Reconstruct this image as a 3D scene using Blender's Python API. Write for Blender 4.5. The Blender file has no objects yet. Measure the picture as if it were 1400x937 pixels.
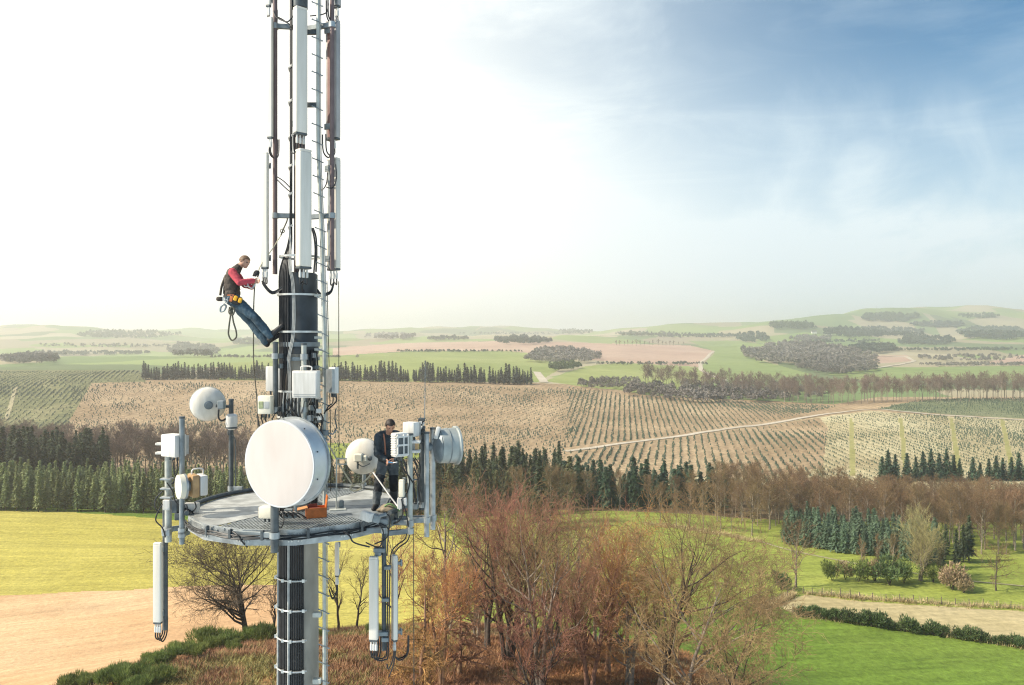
import bpy, bmesh, math, random
import numpy as np
from mathutils import Vector, Matrix

random.seed(7)
FPX = 1089.0          # focal length in photo pixels (28 mm on a 36 mm sensor, photo 1400 wide)
CX, CY = 700.0, 468.5
SC = bpy.context.scene
COL = SC.collection

def W(x, y, Y):
    """point at photo pixel (x, y) at depth Y metres (camera at the origin looking along +Y)"""
    return Vector(((x - CX) / FPX * Y, Y, -(y - CY) / FPX * Y))

# ---------------------------------------------------------------- mesh helpers
class MB:
    def __init__(s):
        s.v = []; s.f = []; s.g = []
    def add(s, vs, fs):
        o = len(s.v); s.g.append((o, len(s.f)))
        s.v.extend([(float(p[0]), float(p[1]), float(p[2])) for p in vs])
        s.f.extend([tuple(i + o for i in f) for f in fs])
        return s
    def box(s, c, size, rot=None, bevel=0.0, seg=1):
        bm = bmesh.new()
        bmesh.ops.create_cube(bm, size=1.0)
        for v in bm.verts:
            v.co = Vector((v.co.x * size[0], v.co.y * size[1], v.co.z * size[2]))
        if bevel > 0:
            bmesh.ops.bevel(bm, geom=list(bm.edges), offset=bevel, segments=seg, affect='EDGES', profile=0.5)
        bm.verts.index_update()
        c = Vector(c)
        vs = [((rot @ v.co) if rot is not None else v.co) + c for v in bm.verts]
        fs = [[v.index for v in f.verts] for f in bm.faces]
        bm.free()
        return s.add(vs, fs)
    def tube(s, pts, r, n=8, caps=True):
        pts = [Vector(p) for p in pts]
        k = len(pts)
        rs = r if isinstance(r, (list, tuple)) else [r] * k
        t0 = (pts[1] - pts[0]).normalized()
        a = Vector((0, 0, 1)) if abs(t0.z) < .9 else Vector((1, 0, 0))
        u = t0.cross(a).normalized()
        vs, fs = [], []
        for i, p in enumerate(pts):
            t = (pts[min(i + 1, k - 1)] - pts[max(i - 1, 0)])
            if t.length < 1e-9: t = t0
            t.normalize()
            u = (u - t * u.dot(t))
            if u.length < 1e-6: u = t.orthogonal()
            u.normalize()
            w = t.cross(u)
            for j in range(n):
                an = 2 * math.pi * j / n
                vs.append(p + (u * math.cos(an) + w * math.sin(an)) * rs[i])
        for i in range(k - 1):
            for j in range(n):
                fs.append((i * n + j, i * n + (j + 1) % n, (i + 1) * n + (j + 1) % n, (i + 1) * n + j))
        if caps:
            fs.append(tuple(range(n - 1, -1, -1)))
            fs.append(tuple((k - 1) * n + j for j in range(n)))
        return s.add(vs, fs)
    def lathe(s, prof, o, axis, n=24):
        o = Vector(o); ax = Vector(axis).normalized()
        u = ax.orthogonal().normalized(); w = ax.cross(u)
        vs, fs, ring = [], [], []
        for (r, h) in prof:
            if r < 1e-6:
                ring.append([len(vs)]); vs.append(o + ax * h)
            else:
                ring.append(list(range(len(vs), len(vs) + n)))
                for j in range(n):
                    an = 2 * math.pi * j / n
                    vs.append(o + ax * h + (u * math.cos(an) + w * math.sin(an)) * r)
        for a, b in zip(ring[:-1], ring[1:]):
            for j in range(n):
                j2 = (j + 1) % n
                if len(a) == 1 and len(b) == 1: continue
                if len(a) == 1: fs.append((a[0], b[j], b[j2]))
                elif len(b) == 1: fs.append((a[j], a[j2], b[0]))
                else: fs.append((a[j], a[j2], b[j2], b[j]))
        return s.add(vs, fs)
    def prism(s, poly, z0, z1):
        n = len(poly)
        vs = [(p[0], p[1], z0) for p in poly] + [(p[0], p[1], z1) for p in poly]
        fs = [tuple(range(n - 1, -1, -1)), tuple(range(n, 2 * n))]
        fs += [(i, (i + 1) % n, n + (i + 1) % n, n + i) for i in range(n)]
        return s.add(vs, fs)
    def build(s, name, m, parent=None, smooth=35, fixn=True):
        off = Vector((0, 0, 0))
        if parent is not None:
            q = parent
            while q is not None:
                off += q.location; q = q.parent
        me = bpy.data.meshes.new(name)
        me.from_pydata([(p[0] - off.x, p[1] - off.y, p[2] - off.z) for p in s.v], [], s.f)
        if fixn:
            bm = bmesh.new(); bm.from_mesh(me)
            bmesh.ops.recalc_face_normals(bm, faces=bm.faces)
            bm.to_mesh(me); bm.free()
        if smooth:
            me.shade_smooth(); me.set_sharp_from_angle(angle=math.radians(smooth))
        me.materials.append(m)
        o = bpy.data.objects.new(name, me); COL.objects.link(o)
        if parent is not None: o.parent = parent
        return o

def build_split(mb, name, m, parent, smooth=35):
    """every piece added to mb becomes a part of its own"""
    g = mb.g + [(len(mb.v), len(mb.f))]; out = []
    for (v0, f0), (v1, f1) in zip(g[:-1], g[1:]):
        q = MB(); q.add(mb.v[v0:v1], [[i - v0 for i in f] for f in mb.f[f0:f1]]); out.append(q.build(name, m, parent, smooth))
    return out

def spline(pts, k=6):
    P = [Vector(p) for p in pts]; out = []
    for i in range(len(P) - 1):
        p0 = P[max(i - 1, 0)]; p1 = P[i]; p2 = P[i + 1]; p3 = P[min(i + 2, len(P) - 1)]
        for j in range(k):
            t = j / k
            out.append(0.5 * ((2 * p1) + (p2 - p0) * t + (2 * p0 - 5 * p1 + 4 * p2 - p3) * t * t + (3 * p1 - p0 - 3 * p2 + p3) * t ** 3))
    out.append(P[-1]); return out

def np_mesh(name, v, f, mats, midx=None, smooth=False):
    """v (N,3), f (M,k) arrays -> mesh datablock"""
    me = bpy.data.meshes.new(name)
    f = np.ascontiguousarray(f, dtype=np.int32); k = f.shape[1]
    me.vertices.add(len(v)); me.vertices.foreach_set('co', np.ascontiguousarray(v, dtype=np.float32).ravel())
    me.loops.add(f.size); me.loops.foreach_set('vertex_index', f.ravel())
    me.polygons.add(len(f))
    me.polygons.foreach_set('loop_start', np.arange(0, f.size, k, dtype=np.int32))
    for m in mats: me.materials.append(m)
    if midx is not None: me.polygons.foreach_set('material_index', np.ascontiguousarray(midx, dtype=np.int32))
    me.polygons.foreach_set('use_smooth', np.full(len(f), bool(smooth)))
    me.update(calc_edges=True)
    return me

def tag(o, label=None, cat=None, group=None, kind=None):
    if label: o['label'] = label
    if cat: o['category'] = cat
    if group: o['group'] = group
    if kind: o['kind'] = kind
    return o

def thing(name, label, cat, loc, group=None):
    o = bpy.data.objects.new(name, None); COL.objects.link(o)
    o.empty_display_size = .2; o.location = loc
    return tag(o, label, cat, group)

def link_mesh(name, me, parent=None):
    o = bpy.data.objects.new(name, me); COL.objects.link(o)
    if parent is not None: o.parent = parent
    return o

def dup(root, kids, loc, rz, sc, label=None, group=None):
    r = root.copy(); COL.objects.link(r)
    r.location = loc; r.rotation_euler = (0, 0, rz); r.scale = sc if isinstance(sc, tuple) else (sc, sc, sc)
    if label: r['label'] = label
    if group: r['group'] = group
    for ch in kids:
        c = ch.copy(); COL.objects.link(c); c.parent = r
    return r

# ---------------------------------------------------------------- materials
def mat(name, col, rough=.6, metal=0., var=.12, scale=6., bump=0., bscale=30., col2=None, hsv=0., spec=None, stretch=None, trans=0.):
    m = bpy.data.materials.new(name); m.use_nodes = True
    nt = m.node_tree; N = nt.nodes; L = nt.links
    b = N['Principled BSDF']; b.inputs['Roughness'].default_value = rough; b.inputs['Metallic'].default_value = metal
    if spec is not None: b.inputs['Specular IOR Level'].default_value = spec
    tc = N.new('ShaderNodeTexCoord'); src = tc.outputs['Object']
    if stretch:
        mp = N.new('ShaderNodeMapping'); mp.inputs['Scale'].default_value = stretch
        L.new(src, mp.inputs['Vector']); src = mp.outputs['Vector']
    nz = N.new('ShaderNodeTexNoise'); nz.inputs['Scale'].default_value = scale; nz.inputs['Detail'].default_value = 5
    L.new(src, nz.inputs['Vector'])
    rp = N.new('ShaderNodeValToRGB')
    c2 = col2 if col2 else tuple(max(0, c * (1 - 2 * var)) for c in col)
    c1 = col if col2 else tuple(min(1, c * (1 + var)) for c in col)
    rp.color_ramp.elements[0].position = .33; rp.color_ramp.elements[1].position = .67
    rp.color_ramp.elements[0].color = (*c2, 1); rp.color_ramp.elements[1].color = (*c1, 1)
    L.new(nz.outputs['Fac'], rp.inputs['Fac'])
    out = rp.outputs['Color']
    if hsv > 0:
        oi = N.new('ShaderNodeObjectInfo'); hs = N.new('ShaderNodeHueSaturation')
        mr = N.new('ShaderNodeMapRange'); mr.inputs['To Min'].default_value = 1 - hsv; mr.inputs['To Max'].default_value = 1 + hsv
        L.new(oi.outputs['Random'], mr.inputs['Value']); L.new(mr.outputs['Result'], hs.inputs['Value'])
        mr2 = N.new('ShaderNodeMapRange'); mr2.inputs['To Min'].default_value = .5 - hsv * .06; mr2.inputs['To Max'].default_value = .5 + hsv * .06
        mt = N.new('ShaderNodeMath'); mt.operation = 'FRACT'; mm = N.new('ShaderNodeMath'); mm.operation = 'MULTIPLY'; mm.inputs[1].default_value = 7.31
        L.new(oi.outputs['Random'], mm.inputs[0]); L.new(mm.outputs[0], mt.inputs[0]); L.new(mt.outputs[0], mr2.inputs['Value'])
        L.new(mr2.outputs['Result'], hs.inputs['Hue']); L.new(out, hs.inputs['Color']); out = hs.outputs['Color']
    L.new(out, b.inputs['Base Color'])
    if bump > 0:
        n2 = N.new('ShaderNodeTexNoise'); n2.inputs['Scale'].default_value = bscale; n2.inputs['Detail'].default_value = 4
        L.new(src, n2.inputs['Vector'])
        bp = N.new('ShaderNodeBump'); bp.inputs['Strength'].default_value = bump; bp.inputs['Distance'].default_value = .02
        L.new(n2.outputs['Fac'], bp.inputs['Height']); L.new(bp.outputs['Normal'], b.inputs['Normal'])
    if trans > 0:
        tr = N.new('ShaderNodeBsdfTranslucent'); mx = N.new('ShaderNodeMixShader'); mx.inputs['Fac'].default_value = trans
        L.new(out, tr.inputs['Color']); L.new(b.outputs[0], mx.inputs[1]); L.new(tr.outputs[0], mx.inputs[2])
        L.new(mx.outputs[0], N['Material Output'].inputs['Surface'])
    return m

def field_mat(name, stops, s_big=.012, s_fine=.6, fine=.35, rows=None, patch=None, rough=.95, bump=.0, streak=None):
    """ground cover: stops = 3 colours spread by large noise, multiplied by fine grain; rows=(angle, wavelength, strength, rowcolour factor)"""
    m = bpy.data.materials.new(name); m.use_nodes = True
    nt = m.node_tree; N = nt.nodes; L = nt.links
    b = N['Principled BSDF']; b.inputs['Roughness'].default_value = rough; b.inputs['Specular IOR Level'].default_value = .15
    tc = N.new('ShaderNodeTexCoord'); src = tc.outputs['Object']
    n1 = N.new('ShaderNodeTexNoise'); n1.inputs['Scale'].default_value = s_big; n1.inputs['Detail'].default_value = 7; n1.inputs['Roughness'].default_value = .6
    L.new(src, n1.inputs['Vector'])
    rp = N.new('ShaderNodeValToRGB'); cr = rp.color_ramp
    cr.elements[0].position = .32; cr.elements[0].color = (*stops[0], 1)
    cr.elements[1].position = .68; cr.elements[1].color = (*stops[2], 1)
    e = cr.elements.new(.5); e.color = (*stops[1], 1)
    L.new(n1.outputs['Fac'], rp.inputs['Fac']); out = rp.outputs['Color']
    n2 = N.new('ShaderNodeTexNoise'); n2.inputs['Scale'].default_value = s_fine; n2.inputs['Detail'].default_value = 6; n2.inputs['Roughness'].default_value = .7
    L.new(src, n2.inputs['Vector'])
    mr = N.new('ShaderNodeMapRange'); mr.inputs['From Min'].default_value = .3; mr.inputs['From Max'].default_value = .7
    mr.inputs['To Min'].default_value = 1 - fine; mr.inputs['To Max'].default_value = 1 + fine
    L.new(n2.outputs['Fac'], mr.inputs['Value'])
    def mul(o, fac):
        v = N.new('ShaderNodeVectorMath'); v.operation = 'SCALE'
        L.new(o, v.inputs[0]); L.new(fac, v.inputs['Scale']); return v.outputs[0]
    out = mul(out, mr.outputs['Result'])
    if streak:
        for (ang, sc_, st) in streak:
            mp = N.new('ShaderNodeMapping'); mp.inputs['Rotation'].default_value = (0, 0, math.radians(ang)); L.new(src, mp.inputs['Vector'])
            m3 = N.new('ShaderNodeMapping'); m3.inputs['Scale'].default_value = (.05, 1, 1); L.new(mp.outputs['Vector'], m3.inputs['Vector'])
            n3 = N.new('ShaderNodeTexNoise'); n3.inputs['Scale'].default_value = sc_; n3.inputs['Detail'].default_value = 4; L.new(m3.outputs['Vector'], n3.inputs['Vector'])
            r3 = N.new('ShaderNodeMapRange'); r3.inputs['From Min'].default_value = .3; r3.inputs['From Max'].default_value = .7
            r3.inputs['To Min'].default_value = 1 - st; r3.inputs['To Max'].default_value = 1 + st
            L.new(n3.outputs['Fac'], r3.inputs['Value']); out = mul(out, r3.outputs['Result'])
    if rows:
        for (ang, wl, st, dist) in rows:
            mp = N.new('ShaderNodeMapping'); mp.inputs['Rotation'].default_value = (0, 0, math.radians(ang))
            L.new(src, mp.inputs['Vector'])
            wv = N.new('ShaderNodeTexWave'); wv.bands_direction = 'X'; wv.inputs['Scale'].default_value = .314 / wl
            wv.inputs['Distortion'].default_value = dist; wv.inputs['Detail'].default_value = 3; wv.inputs['Detail Scale'].default_value = .6
            L.new(mp.outputs['Vector'], wv.inputs['Vector'])
            r2 = N.new('ShaderNodeMapRange'); r2.inputs['To Min'].default_value = 1 - st; r2.inputs['To Max'].default_value = 1 + st
            L.new(wv.outputs['Fac'], r2.inputs['Value']); out = mul(out, r2.outputs['Result'])
    L.new(out, b.inputs['Base Color'])
    if bump > 0:
        bp = N.new('ShaderNodeBump'); bp.inputs['Strength'].default_value = bump; bp.inputs['Distance'].default_value = .35
        L.new(n2.outputs['Fac'], bp.inputs['Height']); L.new(bp.outputs['Normal'], b.inputs['Normal'])
    return m

# ---------------------------------------------------------------- value noise
_rng0 = np.random.default_rng(11)
_NT = _rng0.random((256, 256))
def vnoise(x, y):
    x = np.asarray(x, float); y = np.asarray(y, float)
    xi = np.floor(x).astype(int); yi = np.floor(y).astype(int); fx = x - xi; fy = y - yi
    fx = fx * fx * (3 - 2 * fx); fy = fy * fy * (3 - 2 * fy)
    g = lambda a, b: _NT[a & 255, b & 255]
    return (g(xi, yi) * (1 - fx) + g(xi + 1, yi) * fx) * (1 - fy) + (g(xi, yi + 1) * (1 - fx) + g(xi + 1, yi + 1) * fx) * fy
def fbm(x, y, o=4):
    s = 0; a = .5
    for i in range(o):
        s = s + a * (vnoise(x * 2 ** i + 13.7 * i, y * 2 ** i + 5.1 * i) - .5); a *= .5
    return s * 2

# ---------------------------------------------------------------- terrain heights
# columns: photo x -> list of (depth Y, photo y of the ground there)
_COLS = {
    -60:  [(100, 958), (150, 812), (211, 697), (300, 657), (420, 612), (520, 572), (650, 524), (740, 508), (1100, 496), (2000, 484), (3000, 470), (4200, 458), (5600, 452)],
    100:  [(100, 958), (150, 810), (212, 702), (300, 657), (420, 612), (520, 572), (650, 523), (740, 507), (1100, 494), (2000, 484), (2800, 468), (4000, 452), (5600, 451)],
    250:  [(100, 958), (152, 800), (212, 709), (300, 658), (420, 612), (520, 573), (650, 524), (740, 508), (1100, 494), (2000, 485), (3000, 474), (4200, 464), (5600, 458)],
    450:  [(100, 950), (155, 795), (220, 706), (320, 655), (420, 612), (520, 573), (655, 524), (760, 510), (1200, 490), (2000, 474), (3000, 466), (4200, 461), (6400, 459)],
    650:  [(100, 950), (150, 803), (225, 706), (330, 652), (420, 611), (520, 575), (660, 528), (780, 510), (1200, 490), (2000, 472), (3000, 463), (4200, 460), (6400, 450)],
    800:  [(100, 958), (150, 805), (225, 705), (330, 651), (420, 611), (540, 570), (680, 528), (800, 518), (1200, 492), (2000, 472), (3000, 461), (4200, 456), (6400, 458)],
    950:  [(100, 960), (140, 820), (216, 715), (270, 683), (330, 652), (430, 606), (560, 562), (680, 536), (900, 517), (1300, 496), (2000, 475), (3000, 462), (4200, 457), (6400, 461)],
    1090: [(100, 962), (145, 812), (200, 742), (270, 688), (330, 652), (430, 603), (560, 566), (640, 552), (800, 535), (1000, 512), (1300, 498), (2000, 472), (3000, 456), (4300, 440), (6400, 450)],
    1200: [(100, 962), (145, 815), (195, 745), (270, 690), (330, 651), (430, 598), (540, 558), (620, 551), (700, 545), (900, 520), (1300, 497), (2000, 476), (3000, 458), (4300, 425), (6400, 438)],
    1320: [(100, 962), (148, 815), (195, 750), (270, 692), (330, 650), (430, 600), (540, 564), (620, 548), (700, 543), (900, 519), (1300, 498), (2000, 474), (3000, 456), (4300, 429), (6400, 437)],
    1460: [(100, 962), (150, 815), (200, 748), (270, 692), (330, 650), (430, 603), (540, 570), (620, 546), (700, 542), (900, 519), (1300, 498), (2000, 468), (3000, 450), (4300, 427), (6400, 437)],
}
_NU, _NL = 240, 420
_LY = np.linspace(math.log(40), math.log(9500), _NL)
_Ux = np.linspace(-260, 1660, _NU)
def _build_table():
    xs = sorted(_COLS); rows = []
    for x in xs:
        c = _COLS[x]; ly = np.log([p[0] for p in c]); z = np.array([-(p[1] - CY) / FPX * p[0] for p in c])
        ly = np.concatenate([[math.log(40)], ly, [math.log(8000), math.log(9500)]])
        z = np.concatenate([[z[0] - .5], z, [z[-1] - 40, z[-1] - 90]])
        rows.append(np.interp(_LY, ly, z))
    R = np.array(rows)                                       # columns x LY
    T = np.empty((_NU, _NL))
    for j in range(_NL): T[:, j] = np.interp(_Ux, xs, R[:, j])
    def blur(A, n, ax):
        k = np.hanning(n + 2)[1:-1]; k /= k.sum(); p = n // 2
        pad = [(0, 0), (0, 0)]; pad[ax] = (p, p)
        B = np.pad(A, pad, mode='edge')
        return np.apply_along_axis(lambda q: np.convolve(q, k, mode='valid'), ax, B)
    T = blur(T, 13, 1); T = blur(T, 25, 0)
    return T
_TAB = _build_table()
def H(X, Y):
    X = np.asarray(X, float); Y = np.asarray(Y, float)
    Yc = np.clip(Y, 41, 9400)
    xp = np.clip(CX + FPX * X / Yc, -259, 1659)
    fi = (xp + 260) / (1920) * (_NU - 1); fj = (np.log(Yc) - _LY[0]) / (_LY[-1] - _LY[0]) * (_NL - 1)
    i = np.clip(fi.astype(int), 0, _NU - 2); j = np.clip(fj.astype(int), 0, _NL - 2); a = fi - i; c = fj - j
    z = (_TAB[i, j] * (1 - a) + _TAB[i + 1, j] * a) * (1 - c) + (_TAB[i, j + 1] * (1 - a) + _TAB[i + 1, j + 1] * a) * c
    # tower knoll
    r = np.sqrt(((X + 6) / np.where(X < -6, 82, 62)) ** 2 + ((Y - 40) / 80) ** 2)
    t = np.clip((r - .42) / .78, 0, 1); t = t * t * (3 - 2 * t)
    k = np.clip((Y - 100) / 20, 0, 1)
    z = z + (-30.5 - z) * (1 - t)
    # undulation
    near = np.clip((Y - 60) / 200, 0, 1)
    z = z + fbm(X / 60 + 3, Y / 60 + 8) * .9 * (.35 + near) + fbm(X / 14, Y / 14, 3) * .25
    far = np.clip((Y - 1200) / 2500, 0, 1)
    z = z + far * fbm(X / 900 + 20, Y / 900 + 4, 4) * 70
    for (bx, bY, bh, sx_, sy_) in ((1212, 3700, 52, 330, 420), (1345, 4200, 40, 420, 420), (1075, 2900, 30, 260, 300), (1290, 2300, 16, 300, 220), (620, 4800, 34, 700, 500), (120, 3500, 34, 420, 400), (860, 2600, 12, 300, 260), (1130, 1900, 11, 200, 200)):
        z = z + bh * np.exp(-((X - (bx - CX) / FPX * bY) / sx_) ** 2 - ((Y - bY) / sy_) ** 2)
    far2 = np.clip((Y - 800) / 500, 0, 1)
    z = z + far2 * fbm(X / 260 + 2, Y / 260, 3) * (7 + 14 * far)
    return z
def Hs(x, y): return float(H(np.array([x]), np.array([y]))[0])
def on(xpx, Y):
    X = (xpx - CX) / FPX * Y
    return Vector((X, Y, Hs(X, Y)))
_MY = np.exp(np.linspace(math.log(45), math.log(9000), 3000))
def ground_px(x, y):
    """first ground point seen at photo pixel (x, y)"""
    X = (x - CX) / FPX * _MY; zr = -(y - CY) / FPX * _MY
    hit = np.nonzero(H(X, _MY) >= zr)[0]
    i = hit[0] if len(hit) else len(_MY) - 1
    return Vector((X[i], _MY[i], float(H(X[i:i + 1], _MY[i:i + 1])[0])))
# ================================================================ camera, light, sky
cam = bpy.data.cameras.new('camera'); cam_o = bpy.data.objects.new('camera', cam); COL.objects.link(cam_o)
cam_o.location = (0, 0, 0); cam_o.rotation_euler = (math.radians(90), 0, 0)
cam.lens = 28.0; cam.sensor_width = 36.0; cam.clip_start = .1; cam.clip_end = 40000
SC.camera = cam_o
SUN_AZ, SUN_EL = -106.0, 40.0       # degrees from the view axis (negative = left), elevation
sa, se = math.radians(SUN_AZ), math.radians(SUN_EL)
S = Vector((math.cos(se) * math.sin(sa), math.cos(se) * math.cos(sa), math.sin(se)))
sun = bpy.data.lights.new('sun', 'SUN'); sun.energy = 5.0; sun.angle = math.radians(.5); sun.color = (1.0, .90, .75)
sun_o = bpy.data.objects.new('sun', sun); COL.objects.link(sun_o); sun_o.rotation_euler = (-S).to_track_quat('-Z', 'Y').to_euler()
sun_o.location = (-30, 5, 40)

wd = bpy.data.worlds.new('World'); SC.world = wd; wd.use_nodes = True
nt = wd.node_tree; N = nt.nodes; L = nt.links
bg = N['Background']; bg.inputs['Strength'].default_value = .12
sky = N.new('ShaderNodeTexSky'); sky.sky_type = 'NISHITA'; sky.sun_disc = False
sky.sun_elevation = se; sky.sun_rotation = sa % (2 * math.pi)
sky.altitude = 300; sky.air_density = 1.0; sky.dust_density = 1.2; sky.ozone_density = 1.6
tc = N.new('ShaderNodeTexCoord')
def vm(op, a, b=None):
    n = N.new('ShaderNodeVectorMath'); n.operation = op
    if isinstance(a, tuple): n.inputs[0].default_value = a
    else: L.new(a, n.inputs[0])
    if b is not None:
        if isinstance(b, tuple): n.inputs[1].default_value = b
        else: L.new(b, n.inputs[1])
    return n.outputs['Value'] if op == 'DOT_PRODUCT' else n.outputs['Vector']
def mt(op, a, b=0., clamp=False):
    n = N.new('ShaderNodeMath'); n.operation = op; n.use_clamp = clamp
    for k, q in enumerate((a, b)):
        if isinstance(q, (int, float)): n.inputs[k].default_value = q
        else: L.new(q, n.inputs[k])
    return n.outputs[0]
def mr(v, a, b, c=0., d=1., smooth=True):
    n = N.new('ShaderNodeMapRange'); n.interpolation_type = 'SMOOTHSTEP' if smooth else 'LINEAR'
    L.new(v, n.inputs['Value'])
    for nm, q in (('From Min', a), ('From Max', b), ('To Min', c), ('To Max', d)): n.inputs[nm].default_value = q
    return n.outputs['Result']
D = vm('NORMALIZE', tc.outputs['Generated'])
# thin high cloud: a veil that thickens towards the sun's side of the sky and the horizon, with drawn-out wisps
sunside = vm('DOT_PRODUCT', D, (math.sin(math.radians(-62)), math.cos(math.radians(-62)), 0.0))
sx = N.new('ShaderNodeSeparateXYZ'); L.new(D, sx.inputs[0])
up = sx.outputs['Z']
mp = N.new('ShaderNodeMapping'); mp.inputs['Scale'].default_value = (2.2, 2.2, 11.0); mp.inputs['Rotation'].default_value = (0, math.radians(9), 0); L.new(D, mp.inputs['Vector'])
nz = N.new('ShaderNodeTexNoise'); nz.inputs['Scale'].default_value = 1.6; nz.inputs['Detail'].default_value = 8; nz.inputs['Roughness'].default_value = .58; nz.inputs['Distortion'].default_value = .7
L.new(mp.outputs[0], nz.inputs['Vector'])
nz2 = N.new('ShaderNodeTexNoise'); nz2.inputs['Scale'].default_value = 3.4; nz2.inputs['Detail'].default_value = 9; nz2.inputs['Roughness'].default_value = .62; nz2.inputs['Distortion'].default_value = .4
L.new(D, nz2.inputs['Vector'])
v0 = mr(sunside, -.06, .74)                      # towards the sun
v1 = mt('SUBTRACT', 1.0, mr(up, -.02, .40))        # towards the horizon
w0 = mr(nz.outputs['Fac'], .40, .80)
w1 = mr(nz2.outputs['Fac'], .50, .80)
veil = mt('ADD', mt('MULTIPLY', v0, 1.0), mt('MULTIPLY', v1, .92))
veil = mt('ADD', veil, mt('MULTIPLY', w0, .22))
wd_ = Vector((540 / FPX, 1, 240 / FPX)).normalized()
wm = mr(vm('DOT_PRODUCT', D, tuple(wd_)), math.cos(math.radians(6.5)), math.cos(math.radians(.5)))
n4 = N.new('ShaderNodeTexNoise'); n4.inputs['Scale'].default_value = 9; n4.inputs['Detail'].default_value = 7; n4.inputs['Distortion'].default_value = 1.2; L.new(D, n4.inputs['Vector'])
wm = mt('MULTIPLY', wm, mr(n4.outputs['Fac'], .30, .74))
veil = mt('ADD', veil, mt('MULTIPLY', wm, .34))
veil = mt('ADD', veil, mt('MULTIPLY', w1, .36), clamp=True)
mx = N.new('ShaderNodeMix'); mx.data_type = 'RGBA'
L.new(veil, mx.inputs['Factor'])
hs = N.new('ShaderNodeHueSaturation'); hs.inputs['Hue'].default_value = .49; hs.inputs['Saturation'].default_value = 2.1; hs.inputs['Value'].default_value = .72
L.new(sky.outputs['Color'], hs.inputs['Color']); L.new(hs.outputs['Color'], mx.inputs['A'])
cm = N.new('ShaderNodeMix'); cm.data_type = 'RGBA'   # cloud brightness: brighter where it is lit from behind by the sun
L.new(mr(sunside, .12, .92), cm.inputs['Factor'])
cm.inputs['A'].default_value = (5.6, 6.5, 6.9, 1); cm.inputs['B'].default_value = (9.9, 9.3, 8.2, 1)
L.new(cm.outputs['Result'], mx.inputs['B'])
L.new(mx.outputs['Result'], bg.inputs['Color'])

vs = SC.view_settings
SC.display_settings.display_device = 'sRGB'
vs.view_transform = 'Standard'; vs.look = 'None'; vs.gamma = 1; vs.use_curve_mapping = False; vs.exposure = .38
cy = SC.cycles
cy.use_denoising = True; SC.render.filter_size = 1.1; cy.pixel_filter_type = 'BLACKMAN_HARRIS'; cy.filter_width = 1.15
try:
    cy.denoiser = 'OPENIMAGEDENOISE'; cy.denoising_input_passes = 'RGB_ALBEDO_NORMAL'; cy.denoising_prefilter = 'NONE'
except Exception: pass
cy.use_adaptive_sampling = False; cy.max_bounces = 5; cy.diffuse_bounces = 2; cy.glossy_bounces = 2; cy.transmission_bounces = 2; cy.volume_bounces = 2; cy.transparent_max_bounces = 4
cy.caustics_reflective = False; cy.caustics_refractive = False; cy.sample_clamp_indirect = 6

# ---------------------------------------------------------------- haze
def haze(density):
    m = bpy.data.materials.new('haze_air'); m.use_nodes = True
    nt = m.node_tree; nt.nodes.remove(nt.nodes['Principled BSDF'])
    pv = nt.nodes.new('ShaderNodeVolumePrincipled'); pv.inputs['Color'].default_value = (.98, .99, 1.0, 1)
    pv.inputs['Density'].default_value = density; pv.inputs['Anisotropy'].default_value = .5
    nt.links.new(pv.outputs[0], nt.nodes['Material Output'].inputs['Volume'])
    b = MB().box((0, 4700, (HZ1 + HZ0) / 2), (22000, 9900, HZ1 - HZ0))
    o = b.build('haze', m, None, smooth=0); tag(o, 'pale morning haze lying over the whole valley', 'haze', kind='stuff')
    return o

# ================================================================ ground
def rowsY():
    a = [np.linspace(20, 60, 14, endpoint=False), np.linspace(60, 100, 45, endpoint=False),
         1 / np.linspace(1 / 100, 1 / 250, 240, endpoint=False), np.linspace(250, 420, 70, endpoint=False),
         np.linspace(420, 800, 220, endpoint=False), np.exp(np.linspace(math.log(800), math.log(9200), 260))]
    return np.concatenate(a)
GY = rowsY()
GU = np.concatenate([np.linspace(-1.6, -.74, 24, endpoint=False), np.linspace(-.74, .74, 820), np.linspace(.74, 1.6, 25)[1:]])
YY, UU = np.meshgrid(GY, GU, indexing='ij')
XX = UU * YY
ZZ = H(XX, YY)
nr, nc = XX.shape
P3 = np.stack([XX, YY, ZZ], -1).reshape(-1, 3)
idx = np.arange(nr * nc).reshape(nr, nc)
Q = np.stack([idx[:-1, :-1], idx[:-1, 1:], idx[1:, 1:], idx[1:, :-1]], -1).reshape(-1, 4)
FC = P3[Q].mean(1)
fpx = CX + FPX * FC[:, 0] / FC[:, 1]; fpy = CY - FPX * FC[:, 2] / FC[:, 1]; fY = FC[:, 1]
jx = fbm(FC[:, 0] / 9, FC[:, 1] / 9, 2) * np.clip(500 / fY, .2, 3); jy = fbm(FC[:, 0] / 9 + 40, FC[:, 1] / 9, 2) * np.clip(300 / fY, .2, 2)
fpx = fpx + jx; fpy = fpy + jy
def inpoly(px, py, poly):
    r = np.zeros(px.shape, bool); n = len(poly); j = n - 1
    for i in range(n):
        (xi, yi), (xj, yj) = poly[i], poly[j]
        c = ((yi > py) != (yj > py)) & (px < (xj - xi) * (py - yi) / ((yj - yi) if yj != yi else 1e-9) + xi)
        r ^= c; j = i
    return r
fid = np.zeros(len(Q), int)
FM = []      # (name, label, category, material)
def fdef(name, label, cat, m):
    FM.append((name, label, cat, m)); return len(FM) - 1
G_PAST = fdef('hills', 'far rolling hills of pale pasture and ploughed fields fading into haze', 'hills', None)
G_FOREST = fdef('forest_floor', 'brown leaf litter floor under the valley woods', 'ground', field_mat('leaf_litter', [(.10, .065, .038), (.15, .10, .055), (.19, .14, .075)], .05, .8, .5))
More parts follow.
